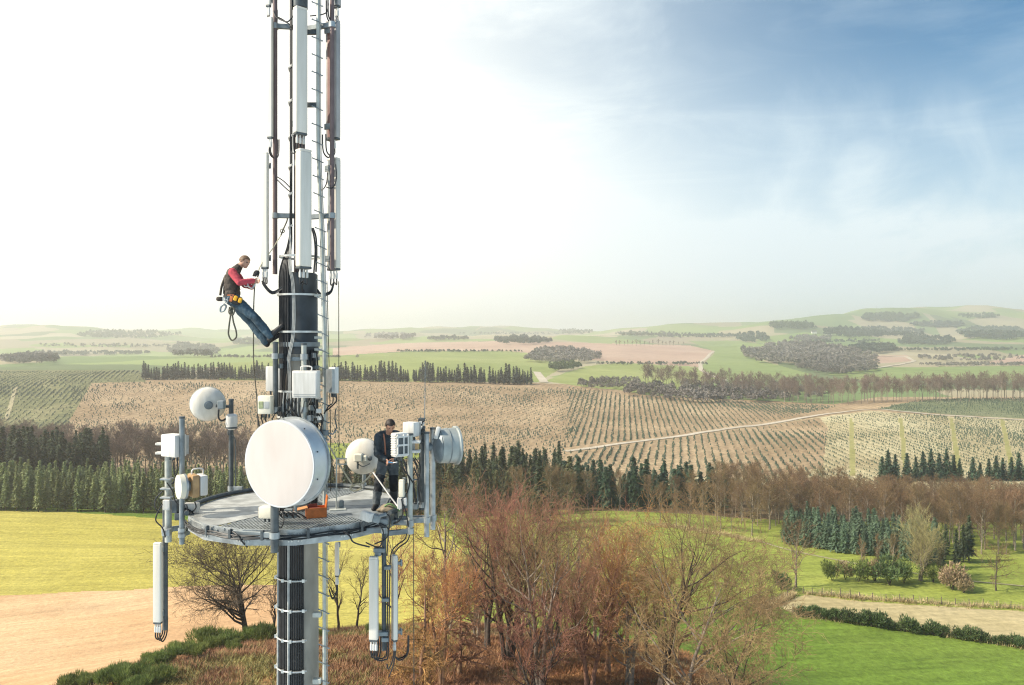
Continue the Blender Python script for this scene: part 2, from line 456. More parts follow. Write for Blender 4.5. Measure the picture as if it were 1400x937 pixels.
G_MEAD = fdef('meadow', 'bright green grass field on the right falling to the hedge', 'field', field_mat('meadow_grass', [(.10, .17, .022), (.135, .21, .03), (.18, .25, .042)], .02, 1.1, .34, streak=[(-14, .25, .16), (-10, .9, .14)], bump=.5))
G_YEL = fdef('field', 'yellow green young crop field below the left spruces', 'field', field_mat('crop_grass', [(.34, .30, .06), (.43, .375, .085), (.50, .44, .115)], .02, 1.3, .30, streak=[(3, .22, .14), (0, .9, .14)], bump=.4))
G_SOIL = fdef('field', 'bare pinkish tan ploughed field at lower left', 'field', field_mat('ploughed_soil', [(.49, .295, .15), (.57, .36, .19), (.64, .44, .25)], .03, 1.6, .22, streak=[(-24, .25, .12), (-24, 1.3, .12)], bump=.3))
G_MEADU = fdef('meadow', 'yellowish green grass field on the right below the valley woods', 'field', field_mat('upper_meadow_grass', [(.205, .245, .045), (.25, .29, .055), (.31, .345, .075)], .02, 1.1, .32, streak=[(-20, .18, .18), (-16, .8, .14)], bump=.4))
G_STRAW = fdef('field', 'pale straw stubble strip behind the low hedge', 'field', field_mat('stubble', [(.40, .33, .17), (.48, .40, .22), (.55, .47, .28)], .03, .8, .25, streak=[(-12, 1.0, .12)], bump=.3))
G_HEATH = fdef('hill', 'scrubby knoll under the mast with dead bracken and grass', 'hill', field_mat('dead_bracken', [(.20, .13, .045), (.32, .18, .075), (.42, .25, .12)], .06, .9, .55, bump=.8))
G_SLOPE = fdef('hillside', 'pinkish tan cleared hillside planted with rows of young firs', 'hillside', field_mat('cleared_slope', [(.26, .185, .105), (.345, .25, .15), (.43, .325, .20)], .018, .45, .42, rows=[(12, 4.6, .10, 3.)]))
G_GRNPL = fdef('hillside', 'grey green plantation slope at the far left', 'hillside', field_mat('green_slope', [(.13, .14, .065), (.17, .175, .08), (.25, .23, .12)], .02, .3, .5))
G_PALE = fdef('hillside', 'pale straw plantation slope on the right with planted rows', 'hillside', field_mat('pale_slope', [(.33, .27, .15), (.42, .36, .21), (.50, .45, .28)], .016, .45, .35, rows=[(0, 4.2, .14, 1.2)]))
G_DKPL = fdef('hillside', 'dark green older plantation above the pale rows', 'hillside', field_mat('dark_plantation', [(.13, .155, .08), (.17, .19, .10), (.22, .23, .13)], .02, .3, .45))
G_LANE = fdef('grass_strip', 'yellow green grass lanes between the planted rows', 'ground', field_mat('lane_grass', [(.26, .25, .09), (.31, .29, .11), (.36, .33, .14)], .03, .5, .3))
G_PINK = fdef('field', 'wide pale pink ploughed field on the plateau', 'field', field_mat('pink_soil', [(.40, .27, .20), (.46, .32, .24), (.50, .37, .28)], .006, .08, .12))
G_GRN2 = fdef('field', 'pale green pasture on the plateau beyond the conifer row', 'field', field_mat('pale_pasture', [(.22, .265, .08), (.27, .31, .10), (.32, .35, .13)], .006, .1, .14, rows=[(80, 22, .05, 1.)]))
G_GRN3 = fdef('field', 'greener pasture slope beside the winding lane', 'field', field_mat('green_pasture', [(.19, .25, .085), (.225, .285, .10), (.26, .315, .12)], .006, .1, .14, rows=[(60, 22, .05, 1.)]))

# far patchwork of fields
def patchwork():
    m = field_mat('far_fields', [(.2, .26, .09), (.24, .29, .11), (.28, .31, .13)], .002, .03, .15)
    nt = m.node_tree; N = nt.nodes; L = nt.links; b = N['Principled BSDF']
    tc = N.new('ShaderNodeTexCoord'); mp = N.new('ShaderNodeMapping'); mp.inputs['Scale'].default_value = (1, .55, 0); mp.inputs['Rotation'].default_value = (0, 0, .5)
    L.new(tc.outputs['Object'], mp.inputs['Vector'])
    nz = N.new('ShaderNodeTexNoise'); nz.inputs['Scale'].default_value = .004; L.new(mp.outputs[0], nz.inputs['Vector'])
    ad = N.new('ShaderNodeVectorMath'); ad.operation = 'MULTIPLY_ADD'; ad.inputs[1].default_value = (60, 60, 0)
    L.new(nz.outputs['Color'], ad.inputs[0]); L.new(mp.outputs[0], ad.inputs[2])
    vo = N.new('ShaderNodeTexVoronoi'); vo.inputs['Scale'].default_value = .0042; vo.distance = 'CHEBYCHEV'; L.new(ad.outputs[0], vo.inputs['Vector'])
    sp = N.new('ShaderNodeSeparateColor'); L.new(vo.outputs['Color'], sp.inputs[0])
    rp = N.new('ShaderNodeValToRGB'); cr = rp.color_ramp; cr.interpolation = 'CONSTANT'
    cols = [(.20, .28, .09), (.40, .33, .23), (.15, .22, .085), (.26, .33, .12), (.33, .27, .19), (.11, .15, .075), (.23, .30, .10), (.45, .38, .27)]
    cr.elements[0].color = (*cols[0], 1); cr.elements[1].position = 1 / 8; cr.elements[1].color = (*cols[1], 1)
    for k in range(2, 8):
        e = cr.elements.new(k / 8); e.color = (*cols[k], 1)
    L.new(sp.outputs[0], rp.inputs['Fac'])
    old = b.inputs['Base Color'].links[0].from_socket
    mx = N.new('ShaderNodeMix'); mx.data_type = 'RGBA'; mx.inputs['Factor'].default_value = .8
    L.new(old, mx.inputs['A']); L.new(rp.outputs['Color'], mx.inputs['B']); L.new(mx.outputs['Result'], b.inputs['Base Color'])
    return m
FM[0] = FM[0][:3] + (patchwork(),)

def setf(i, poly, y0=0, y1=1e9):
    fid[inpoly(fpx, fpy, poly) & (fY >= y0) & (fY < y1)] = i
fid[:] = G_PAST
fid[fY < 760] = G_SLOPE
fid[(fY < 332)] = G_FOREST
fid[(fY < 232)] = G_MEAD
setf(G_MEADU, [(600, 600), (3000, 600), (3000, 846), (1420, 842), (1180, 822), (1085, 814), (1030, 828), (985, 836), (900, 850), (600, 860)], 90, 236)
setf(G_MEADU, [(440, 606), (575, 606), (575, 628), (440, 628)], 330, 470)
setf(G_YEL, [(-900, 600), (-300, 690), (0, 697), (100, 700), (240, 711), (600, 714), (640, 760), (600, 880), (440, 880), (400, 800), (240, 803), (100, 810), (0, 815), (-900, 830)], 100, 330)
setf(G_SOIL, [(-900, 830), (0, 815), (100, 810), (240, 803), (392, 799), (420, 880), (420, 1300), (-2000, 1300)], 20, 200)
# plateau edge and the slopes
setf(G_PAST, [(-900, 400), (2400, 400), (2400, 540), (1200, 543), (1140, 553), (880, 540), (820, 528), (735, 524), (540, 521), (190, 519), (-900, 500)], 560)
setf(G_GRNPL, [(-900, 506), (-300, 506), (190, 506), (200, 522), (125, 524), (95, 575), (85, 640), (-900, 640)], 330, 900)
setf(G_PALE, [(780, 616), (900, 603), (1130, 569), (1190, 562), (1300, 570), (2400, 585), (2400, 700), (760, 700)], 300, 640)
setf(G_SLOPE, [(780, 616), (900, 603), (1120, 571), (1132, 585), (1125, 640), (760, 690)], 330, 640)
setf(G_DKPL, [(1200, 560), (1230, 552), (1290, 546), (2400, 540), (2400, 583), (1400, 573), (1300, 567)], 480, 720)
for xa, xb in ((1163, 1166), (1231, 1238), (1300, 1311), (1369, 1384)):
    setf(G_LANE, [(xa - 2, 572), (xa + 3, 572), (xb + 4, 640), (xb + 4, 680), (xb - 4, 680), (xb - 4, 640)], 330, 640)
setf(G_PINK, [(455, 476), (560, 469), (700, 466), (840, 470), (940, 472), (977, 480), (955, 502), (860, 496), (800, 492), (700, 480), (560, 480), (455, 487)], 760, 2600)
setf(G_GRN2, [(745, 521), (800, 501), (850, 496), (955, 503), (990, 519), (925, 530), (890, 538), (790, 528)], 640, 2000)
setf(G_GRN2, [(455, 488), (560, 481), (700, 481), (790, 490), (735, 523), (560, 522), (300, 520), (300, 497)], 640, 2000)
setf(G_GRN3, [(979, 481), (940, 466), (1010, 466), (1060, 474), (1025, 489), (1110, 512), (1060, 520), (995, 519), (957, 503)], 700, 2600)
setf(G_GRN3, [(1130, 512), (1200, 503), (1400, 500), (2000, 500), (2000, 520), (1180, 520)], 700, 2200)
setf(G_PINK, [(1340, 497), (1400, 485), (1600, 480), (1600, 498), (1400, 500)], 900, 3000)
setf(G_PINK, [(1185, 486), (1240, 486), (1250, 494), (1200, 497)], 900, 3000)
# tower knoll and the strips between fields
kr = np.sqrt(((FC[:, 0] + 6) / np.where(FC[:, 0] < -6, 47, 62)) ** 2 + ((FC[:, 1] - 40) / 80) ** 2) + fbm(FC[:, 0] / 12, FC[:, 1] / 12, 3) * .12
fid[(kr < .98) & (FC[:, 0] < 12)] = G_HEATH
fid[(kr < .80)] = G_HEATH
setf(G_STRAW, [(1060, 827), (1100, 814), (1180, 822), (1300, 830), (1420, 836), (1900, 850), (1900, 930), (1420, 884), (1290, 864), (1180, 848), (1085, 838)], 100, 200)

me_nrm = None
def build_ground():
    # vertex normals over the whole sheet so that the pieces shade without seams
    dx = np.gradient(P3.reshape(nr, nc, 3), axis=1); dy = np.gradient(P3.reshape(nr, nc, 3), axis=0)
    nn = np.cross(dx, dy).reshape(-1, 3); nn /= np.linalg.norm(nn, axis=1, keepdims=True); nn[nn[:, 2] < 0] *= -1
    for k, (name, label, cat, m) in enumerate(FM):
        sel = Q[fid == k]
        if not len(sel): print('EMPTY field', k, label); continue
        u, inv = np.unique(sel.ravel(), return_inverse=True)
        me = np_mesh(name, P3[u], inv.reshape(-1, 4), [m], smooth=True)
        me.normals_split_custom_set_from_vertices([tuple(q) for q in nn[u]])
        o = link_mesh(name, me); tag(o, label, cat, kind='structure')
build_ground()
HZ0 = float(ZZ.min()) - 1.5; HZ1 = max(float(ZZ.max()), 9.0) + 22
print('terrain z', HZ0, HZ1)
haze(2.4e-4)

# ---------------------------------------------------------------- tracks
M_TRACK = field_mat('track_gravel', [(.46, .40, .30), (.52, .46, .36), (.58, .52, .42)], .05, 1., .2)
def ribbon(name, label, cat, px, width, lift=.12, m=M_TRACK, step=4.0):
    pts = [ground_px(*p) for p in px]
    pl = []
    for a, b in zip(pts[:-1], pts[1:]):
        n = max(1, int((b - a).length / step))
        for i in range(n): pl.append(a.lerp(b, i / n))
    pl.append(pts[-1])
    pl = np.array([(p.x, p.y) for p in pl])
    for _ in range(6): pl[1:-1] = (pl[:-2] + pl[1:-1] * 2 + pl[2:]) / 4
    t = np.gradient(pl, axis=0); t /= np.linalg.norm(t, axis=1, keepdims=True) + 1e-9
    nrm = np.stack([-t[:, 1], t[:, 0]], 1)
    offs = np.linspace(-.5, .5, 5) * width
    V = np.concatenate([[np.append(pl[i] + nrm[i] * o, 0) for o in offs] for i in range(len(pl))])
    V[:, 2] = H(V[:, 0], V[:, 1]) + lift
    k = np.arange(len(pl) - 1)[:, None] * 5 + np.arange(4)[None, :]
    F = np.stack([k, k + 1, k + 6, k + 5], -1).reshape(-1, 4)
    o = link_mesh(name, np_mesh(name, V, F, [m], smooth=True)); tag(o, label, cat, kind='structure'); return o
M_PATH2 = field_mat('path_sand', [(.30, .26, .15), (.36, .32, .19), (.42, .37, .23)], .05, 1., .3)
ribbon('dirt_track', 'pale dirt track climbing along the cleared slope', 'track', [(772, 618), (830, 610), (900, 601), (1000, 586), (1080, 575), (1135, 566), (1190, 560), (1240, 564), (1300, 569), (1420, 576)], 4.2, .3)
ribbon('lane', 'thin pale lane winding between the plateau fields', 'lane', [(976, 481), (966, 490), (957, 497), (958, 506), (972, 514), (992, 521)], 6.0, .5)
ribbon('path', 'pale path beside the end of the conifer row', 'path', [(734, 509), (738, 515), (744, 523)], 8.0, .4)
ribbon('path', 'pale path down the far left plantation', 'path', [(22, 528), (16, 550), (8, 574)], 2.6, .2, M_PATH2)
ribbon('lane', 'pale lane bending round the far right fields', 'lane', [(1190, 487), (1240, 488), (1250, 494), (1225, 500), (1180, 507)], 7.0, .6)
ribbon('path', 'sandy path along the foot of the pale spruce block', 'path', [(1040, 741), (1075, 752), (1150, 768), (1230, 782), (1300, 794), (1410, 803)], .9, .1, M_PATH2)
# ================================================================ trees
M_BARK = mat('bark_grey_brown', (.30, .25, .19), .9, var=.25, scale=3, bump=.4, hsv=.18)
M_BARK_D = mat('bark_dark', (.085, .065, .05), .9, var=.25, scale=3, bump=.4, hsv=.15)
M_BARK_R = mat('bark_red_brown', (.34, .19, .115), .9, var=.25, scale=3, bump=.4, hsv=.18)
M_TW = mat('twigs_brown', (.25, .16, .08), .9, var=.2, scale=2, hsv=.22)
M_TW_R = mat('twigs_reddish', (.42, .20, .13), .9, var=.2, scale=1.5, hsv=.2)
M_TW_O = mat('twigs_ochre', (.48, .25, .09), .9, var=.2, scale=1.5, hsv=.2)
M_TW_G = mat('twigs_olive', (.31, .22, .10), .9, var=.2, scale=1.5, hsv=.2)
M_TW_B = mat('twigs_far', (.24, .175, .135), .9, var=.2, scale=1, hsv=.2)
M_SPR = mat('needles_pale_spruce', (.32, .36, .15), .75, var=.25, scale=1.2, col2=(.21, .26, .115), hsv=.28, trans=.3)
M_SPB = mat('needles_blue_spruce', (.17, .245, .135), .75, var=.25, scale=1.2, col2=(.11, .18, .125), hsv=.25, trans=.3)
M_PIN = mat('needles_dark_pine', (.075, .105, .045), .75, var=.25, scale=1.2, col2=(.04, .062, .032), hsv=.25, trans=.22)
M_OLV = mat('needles_olive', (.14, .15, .055), .75, var=.25, scale=1.2, col2=(.06, .075, .03), hsv=.25, trans=.25)
M_ROW = mat('needles_row', (.05, .07, .045), .8, var=.2, scale=.8, col2=(.03, .045, .032), hsv=.2)
M_FIR = mat('needles_young_fir', (.085, .12, .07), .8, var=.2, scale=.3, col2=(.045, .07, .042), hsv=.2)

def tubes(P, R, n, V, F, M, mi):
    """P (N,K,3), R (N,K): append tubes with n sides"""
    Nn, K, _ = P.shape
    if Nn == 0: return
    T = np.gradient(P, axis=1); T /= np.linalg.norm(T, axis=2, keepdims=True) + 1e-9
    ref = np.where(np.abs(T[:, :1, 2:3]) < .9, np.array([0, 0, 1.]), np.array([1., 0, 0]))
    A = np.cross(T, np.broadcast_to(ref, T.shape)); A /= np.linalg.norm(A, axis=2, keepdims=True) + 1e-9
    B = np.cross(T, A)
    an = np.arange(n) * 2 * np.pi / n
    ring = P[:, :, None, :] + (A[:, :, None, :] * np.cos(an)[None, None, :, None] + B[:, :, None, :] * np.sin(an)[None, None, :, None]) * R[:, :, None, None]
    base = sum(len(v) for v in V)
    V.append(ring.reshape(-1, 3))
    i = (np.arange(Nn) * K * n)[:, None, None] + (np.arange(K - 1) * n)[None, :, None] + np.arange(n)[None, None, :]
    j = (np.arange(Nn) * K * n)[:, None, None] + (np.arange(K - 1) * n)[None, :, None] + ((np.arange(n) + 1) % n)[None, None, :]
    f = np.stack([i, j, j + n, i + n], -1).reshape(-1, 4) + base
    F.append(f); M.append(np.full(len(f), mi))

def norm(v): return v / (np.linalg.norm(v, axis=-1, keepdims=True) + 1e-9)

WR = .66
def branch_system(seed, h, r0, spec, lean=(0, 0), wig=.06, stems=1, spread=.25, K0=9):
    """levels of branches; spec rows: (count per parent, t0, t1, length ratio, angle deg, up tropism, shape) -> list of (P, R)"""
    g = np.random.default_rng(seed); out = []
    P = np.zeros((stems, K0, 3))
    for s in range(stems):
        a = g.random() * 2 * np.pi if stems > 1 else 0
        hh = h * (1 if s == 0 else g.uniform(.75, .98))
        t = np.linspace(0, 1, K0)
        drift = np.cumsum(g.normal(0, wig * hh / K0, (K0, 2)), axis=0); drift -= drift[0]
        sp = spread * hh * (1 if stems > 1 else 0)
        P[s, :, 0] = drift[:, 0] + lean[0] * h * t ** 1.4 + math.cos(a) * sp * t ** 1.2 + math.cos(a) * (.25 if stems > 1 else 0)
        P[s, :, 1] = drift[:, 1] + lean[1] * h * t ** 1.4 + math.sin(a) * sp * t ** 1.2 + math.sin(a) * (.25 if stems > 1 else 0)
        P[s, :, 2] = t * hh
    P[:, 0, 2] = -.4
    tt = np.linspace(0, 1, K0)
    R = (r0 * (1 - tt) ** .8 + .012)[None, :].repeat(stems, 0)
    R[:, 0] *= 1.35
    out.append((P, R)); LEN = np.full(stems, h)
    for (cnt, t0, t1, ratio, ang, trop, shape) in spec:
        Np, K, _ = P.shape
        t = np.linspace(0, 1, cnt)[None, :] * .96 + g.uniform(-.5, .5, (Np, cnt)) / cnt + .02
        t = t0 + (t1 - t0) * np.clip(t, 0, 1)
        f = t * (K - 1); i = np.clip(f.astype(int), 0, K - 2); a = (f - i)[..., None]
        n_ = np.arange(Np)[:, None]
        st = P[n_, i] * (1 - a) + P[n_, i + 1] * a
        rr = R[n_, i] * (1 - a[..., 0]) + R[n_, i + 1] * a[..., 0]
        tan = norm(P[n_, i + 1] - P[n_, i])
        rnd = g.normal(0, 1, tan.shape); perp = norm(np.cross(tan, rnd))
        an = np.radians(ang) * g.uniform(.65, 1.3, t.shape)[..., None]
        d = norm(tan * np.cos(an) + perp * np.sin(an))
        if shape == 'cone': prof = 1.15 - .85 * (t - t0) / max(1e-6, t1 - t0)
        elif shape == 'dome': prof = np.sin(np.pi * (.25 + .62 * (t - t0) / max(1e-6, t1 - t0))) 
        elif shape == 'vase': prof = .75 + .35 * np.sin(np.pi * (t - t0) / max(1e-6, t1 - t0))
        else: prof = np.ones_like(t)
        ln = LEN[:, None] * ratio * prof * g.uniform(.7, 1.2, t.shape)
        Kc = 6 if len(out) < 3 else 4
        pts = np.zeros((Np, cnt, Kc, 3)); pts[:, :, 0] = st
        cur = d
        for k in range(1, Kc):
            cur = norm(cur + np.array([0, 0, trop]) / Kc * 2 + g.normal(0, .16, cur.shape))
            pts[:, :, k] = pts[:, :, k - 1] + cur * (ln / (Kc - 1))[..., None]
        rc = np.clip(rr * WR, .004, None)
        rad = rc[..., None] * (1 - np.linspace(0, 1, Kc) * .78)
        P = pts.reshape(-1, Kc, 3); R = rad.reshape(-1, Kc); LEN = ln.ravel()
        out.append((P, R))
    return out

def bare_tree_meshes(name, seed, h, r0, spec, mb, mtw, wood=2, minr=.006, **kw):
    lv = branch_system(seed, h, r0, spec, **kw)
    V, F, M = [], [], []
    for k, (P, R) in enumerate(lv[:wood]): tubes(P, np.maximum(R, minr), 7 if k == 0 else 5, V, F, M, 0)
    me1 = np_mesh(name + '_trunk', np.concatenate(V), np.concatenate(F), [mb], smooth=True)
    V, F, M = [], [], []
    for k, (P, R) in enumerate(lv[wood:]): tubes(P, np.maximum(R, minr), 3, V, F, M, 0)
    me2 = np_mesh(name + '_crown', np.concatenate(V), np.concatenate(F), [mtw], smooth=True)
    return me1, me2
def one_mesh(name, m1, m2):
    """trunk and crown datablocks joined into one mesh with two materials (for trees too small to show parts)"""
    a = [np.empty(len(m.vertices) * 3, np.float32) for m in (m1, m2)]
    fs = []
    for q, m in zip(a, (m1, m2)):
        m.vertices.foreach_get('co', q); f = np.empty(len(m.loops), np.int32); m.loops.foreach_get('vertex_index', f); fs.append(f.reshape(-1, m.polygons[0].loop_total))
    n1 = len(a[0]) // 3
    k = fs[0].shape[1]; 
    mi = np.concatenate([np.zeros(len(fs[0]), int), np.ones(len(fs[1]), int)])
    return np_mesh(name, np.concatenate([a[0], a[1]]).reshape(-1, 3), np.concatenate([fs[0], fs[1] + n1]), [m1.materials[0], m2.materials[0]], mi)

def conifer_meshes(name, seed, h, r, nwh, nb, ncl, mneed, mbark, clear=.12, droop=.35, size=.42, power=.85, ragged=.25):
    g = np.random.default_rng(seed)
    t = (np.arange(nwh) + .5) / nwh
    t = clear + (1 - clear) * t ** .92
    V = []
    for k in range(nwh):
        nbk = max(3, int(nb * (1 - .5 * t[k])))
        R = r * (1 - (t[k] - clear) / (1 - clear)) ** power * g.uniform(1 - ragged, 1 + ragged * .5, nbk) + .05
        if t[k] < clear + .1: R *= .85
        az = g.random() * 6.28 + np.arange(nbk) * 6.283 / nbk + g.normal(0, .2, nbk)
        dirv = np.stack([np.cos(az), np.sin(az), np.zeros(nbk)], -1)
        s = (np.arange(ncl) + .6) / ncl
        s = s[None, :] * g.uniform(.9, 1.05, (nbk, ncl))
        c = dirv[:, None, :] * (R[:, None] * s)[..., None]
        c[..., 2] += t[k] * h + R[:, None] * (.18 * s - droop * s ** 2)
        c += g.normal(0, .05 * r, c.shape)
        c = c.reshape(-1, 3); dd = np.repeat(dirv, ncl, 0)
        sz = size * (1 - .45 * t[k]) * g.uniform(.6, 1.3, len(c))
        side = np.stack([-dd[:, 1], dd[:, 0], np.zeros(len(c))], -1)
        out = norm(dd + np.array([0, 0, -.35]) + g.normal(0, .35, c.shape))
        side = norm(side + g.normal(0, .45, c.shape))
        a = c - out * (sz * .5)[:, None] + side * (sz * .45)[:, None]
        b = c - out * (sz * .5)[:, None] - side * (sz * .45)[:, None]
        e = c + out * (sz * .9)[:, None]
        V.append(np.stack([a, b, e], 1))
    # leader
    n = 10; z = h * (1 - .07 * np.arange(n) / n) ; ph = g.random(n) * 6.28
    o = np.stack([np.cos(ph) * .12, np.sin(ph) * .12, np.full(n, -.25)], -1); c = np.stack([np.zeros(n), np.zeros(n), z], -1)
    V.append(np.stack([c + o * .3, c + o * [1, -1, 1] * 1.1, c + np.array([0, 0, .3])], 1))
    V = np.concatenate(V); nf = len(V)
    crown = np_mesh(name + '_crown', V.reshape(-1, 3), np.arange(nf * 3).reshape(-1, 3), [mneed])
    tv, tf, tm = [], [], []
    tubes(np.array([[[0, 0, -.4], [0, 0, h * .5], [0, 0, h * .97]]]), np.array([[h * .016, h * .01, .015]]), 5, tv, tf, tm, 0)
    q = np.concatenate(tf)
    trunk = np_mesh(name + '_trunk', np.concatenate(tv), np.concatenate([q[:, [0, 1, 2]], q[:, [0, 2, 3]]]), [mbark], smooth=True)
    return trunk, crown

class Kind:
    """one kind of tree: several shapes, each a proto (Empty with trunk and crown); later ones are copies"""
    def __init__(s, name, cat, group, parts, protos):
        s.name, s.cat, s.group, s.parts, s.protos = name, cat, group, parts, protos; s.used = {}
        s.g = np.random.default_rng(len(name) * 77 + len(protos))
    def place(s, x, y, sc, label, group=None, rz=None, which=None, dz=0., sxy=None):
        k = int(s.g.integers(len(s.protos))) if which is None else which
        rz = s.g.random() * 6.28 if rz is None else rz
        loc = (x, y, Hs(x, y) + dz); scl = (sc * (sxy or 1), sc * (sxy or 1), sc)
        pr = s.protos[k]
        if k not in s.used:
            if s.parts:
                r = bpy.data.objects.new(s.name, None); COL.objects.link(r)
                t = link_mesh('trunk', pr[0], r); c = link_mesh('crown', pr[1], r); s.used[k] = (r, [t, c])
            else:
                r = link_mesh(s.name, pr); s.used[k] = (r, [])
            r.location = loc; r.rotation_euler = (0, 0, rz); r.scale = scl
            tag(r, label, s.cat, group or s.group); return r
        r, ks = s.used[k]
        d = dup(r, ks, loc, rz, scl, label, group or s.group); d['label'] = label; return d

g0 = np.random.default_rng(5)
def block(kind, x0, x1, yfn, depth, nrow, spacing, h, label, group, hv=.18, jit=.35, count=None):
    hv *= 1.4
    """rows of trees from photo x0..x1; yfn(x) = depth Y of the front edge"""
    n = 0
    for r in range(nrow):
        Ym = yfn((x0 + x1) / 2) + depth * r / max(1, nrow - 1)
        nx = int((x1 - x0) / FPX * Ym / spacing)
        for i in range(nx):
            xp = x0 + (x1 - x0) * (i + .5 * (r % 2) + g0.uniform(-jit, jit)) / nx
            Y = yfn(xp) + depth * (r + g0.uniform(-jit, jit)) / max(1, nrow - 1)
            X = (xp - CX) / FPX * Y
            kind.place(X, Y, h * g0.uniform(1 - hv, 1 + hv), label, group, sxy=g0.uniform(.8, 1.25)); n += 1
    return n
lin = lambda pts: (lambda x: float(np.interp(x, [p[0] for p in pts], [p[1] for p in pts])))

# ---- conifers
def cprotos(nm, n, mn, mbk, **k): return [conifer_meshes(nm, 100 + i * 7 + len(nm), mneed=mn, mbark=mbk, h=1., **k) for i in range(n)]
def scaled(protos, s):
    for a in protos:
        for m in a:
            m.transform(Matrix.Scale(s, 4))
    return protos
def cset(nm, n, mn, h, r, nwh, nb, ncl, **k):
    return [conifer_meshes(nm, 100 + i * 7 + len(nm), h, r, nwh, nb, ncl, mn, M_BARK_D, **k) for i in range(n)]
K_SPR = Kind('spruce_tree', 'tree', 'pale spruces in the left block', True, cset('spruce', 4, M_SPR, 12.5, 2.0, 24, 9, 6, clear=.10, size=.85, power=.8))
K_PIN = Kind('pine_tree', 'tree', 'dark pines behind the left spruces', True, cset('pine', 4, M_PIN, 15., 2.3, 24, 9, 6, clear=.12, size=1.0, power=.75))
K_OLV = Kind('young_conifer', 'tree', 'olive conifers in mid valley', True, cset('olive_conifer', 4, M_OLV, 11., 2.4, 20, 9, 6, clear=.05, size=.95, power=.7, ragged=.35))
K_BLU = Kind('blue_spruce', 'tree', 'blue green spruces in the right block', True, cset('blue_spruce', 4, M_SPB, 9., 1.8, 20, 9, 6, clear=.06, size=.75, power=.75))
M_DGR = mat('needles_deep_green', (.06, .12, .065), .75, var=.25, scale=1.2, col2=(.032, .07, .04), hsv=.25, trans=.22)
K_DFR = Kind('fir_tree', 'tree', 'dark firs in front of the pale rows', True, cset('fir', 4, M_DGR, 10., 2.6, 20, 10, 6, clear=.03, size=.95, power=.9))
K_ROW = Kind('conifer', 'tree', 'conifers along the plateau edge', False, [one_mesh('row_conifer', *conifer_meshes('rc', 300 + i, 14., 2.3, 14, 8, 4, M_ROW, M_BARK_D, clear=.06, size=1.7, power=.7)) for i in range(4)])

n1 = block(K_SPR, -45, 345, lin([(-45, 211), (0, 213), (100, 216), (250, 221), (345, 226)]), 26, 7, 2.6, .82, 'pale green spruce in the dense block behind the yellow field', None)
n2 = block(K_PIN, -45, 150, lin([(-45, 262), (150, 276)]), 22, 4, 2.8, 1.16, 'dark olive pine in the stand behind the left spruces', None)
n3 = block(K_PIN, 596, 772, lin([(590, 262), (770, 262)]), 24, 4, 3.0, .97, 'dark green pine in the stand right of the platform', 'dark pines right of the platform')
n3 += block(K_PIN, 345, 598, lin([(345, 256), (600, 258)]), 12, 2, 3.6, .85, 'dark green pine glimpsed behind the platform', 'dark pines behind the platform')
n4 = block(K_OLV, 345, 620, lin([(345, 226), (620, 224)]), 10, 2, 4.2, .8, 'olive conifer glimpsed behind the platform rim', 'olive conifers behind the platform', hv=.25)
n4 += block(K_OLV, 620, 800, lin([(600, 222), (800, 236)]), 22, 3, 3.8, 1.05, 'olive green conifer in front of the dark pines', None, hv=.25)
n5 = block(K_DFR, 775, 1000, lin([(770, 246), (1000, 250)]), 16, 3, 3.6, 1.12, 'deep green fir along the valley edge below the slope', 'deep green firs at the valley edge', hv=.22)
n6 = block(K_BLU, 1074, 1285, lin([(1070, 196), (1150, 185), (1290, 172)]), 20, 6, 2.1, .76, 'blue green spruce in the block beside the right field', None)
n7 = block(K_PIN, 1290, 1338, lin([(1290, 170), (1340, 170)]), 8, 2, 2.6, .62, 'dark pine at the right end of the spruce block', 'dark pines ending the spruce block')
for (xp, Y, sc) in [(1206, 316, .95), (1214, 320, 1.12), (1224, 318, 1.), (1240, 318, 1.05), (1252, 322, .85), (1262, 318, 1.1), (1273, 322, 1.15), (1284, 318, 1.05), (1294, 318, 1.2), (1304, 321, .95), (1312, 318, .85), (1330, 318, .9), (1340, 316, .72), (1352, 322, .8), (1362, 318, .95), (1371, 320, .85), (1383, 318, .9), (1393, 320, 1.02), (1404, 318, .9), (1415, 318, 1.)]:
    p = on(xp, Y); K_DFR.place(p.x, p.y, sc * 1.05, 'dark green fir in the row against the pale planted slope', 'firs against the pale slope')
p = on(738, 205); K_PIN.place(p.x, p.y, 1.22, 'tall lone dark conifer beside a reddish bare tree', 'lone conifer', sxy=1.2)
gg = np.random.default_rng(21); n8 = 0
xp = 196.
while xp < 728:
    gap = any(abs(xp - q) < 1.5 for q in (496, 528, 562, 595, 632, 665, 699))
    if not gap:
        for dY in ((0, 16) if xp > 470 else (0, 14)):
            Y = 676 + dY + gg.uniform(-3, 3) + (xp - 200) * .012
            X = (xp + gg.uniform(-1.2, 1.2) - CX) / FPX * Y
            K_ROW.place(X, Y, (gg.uniform(.62, 1.2) * (1 + .12 * math.sin(xp * .11))) * (.95 if xp > 470 else .85), 'dark narrow conifer in the long row along the plateau edge'); n8 += 1
    xp += 3.7
print('conifers', n1, n2, n3, n4, n5, n6, n7, n8)

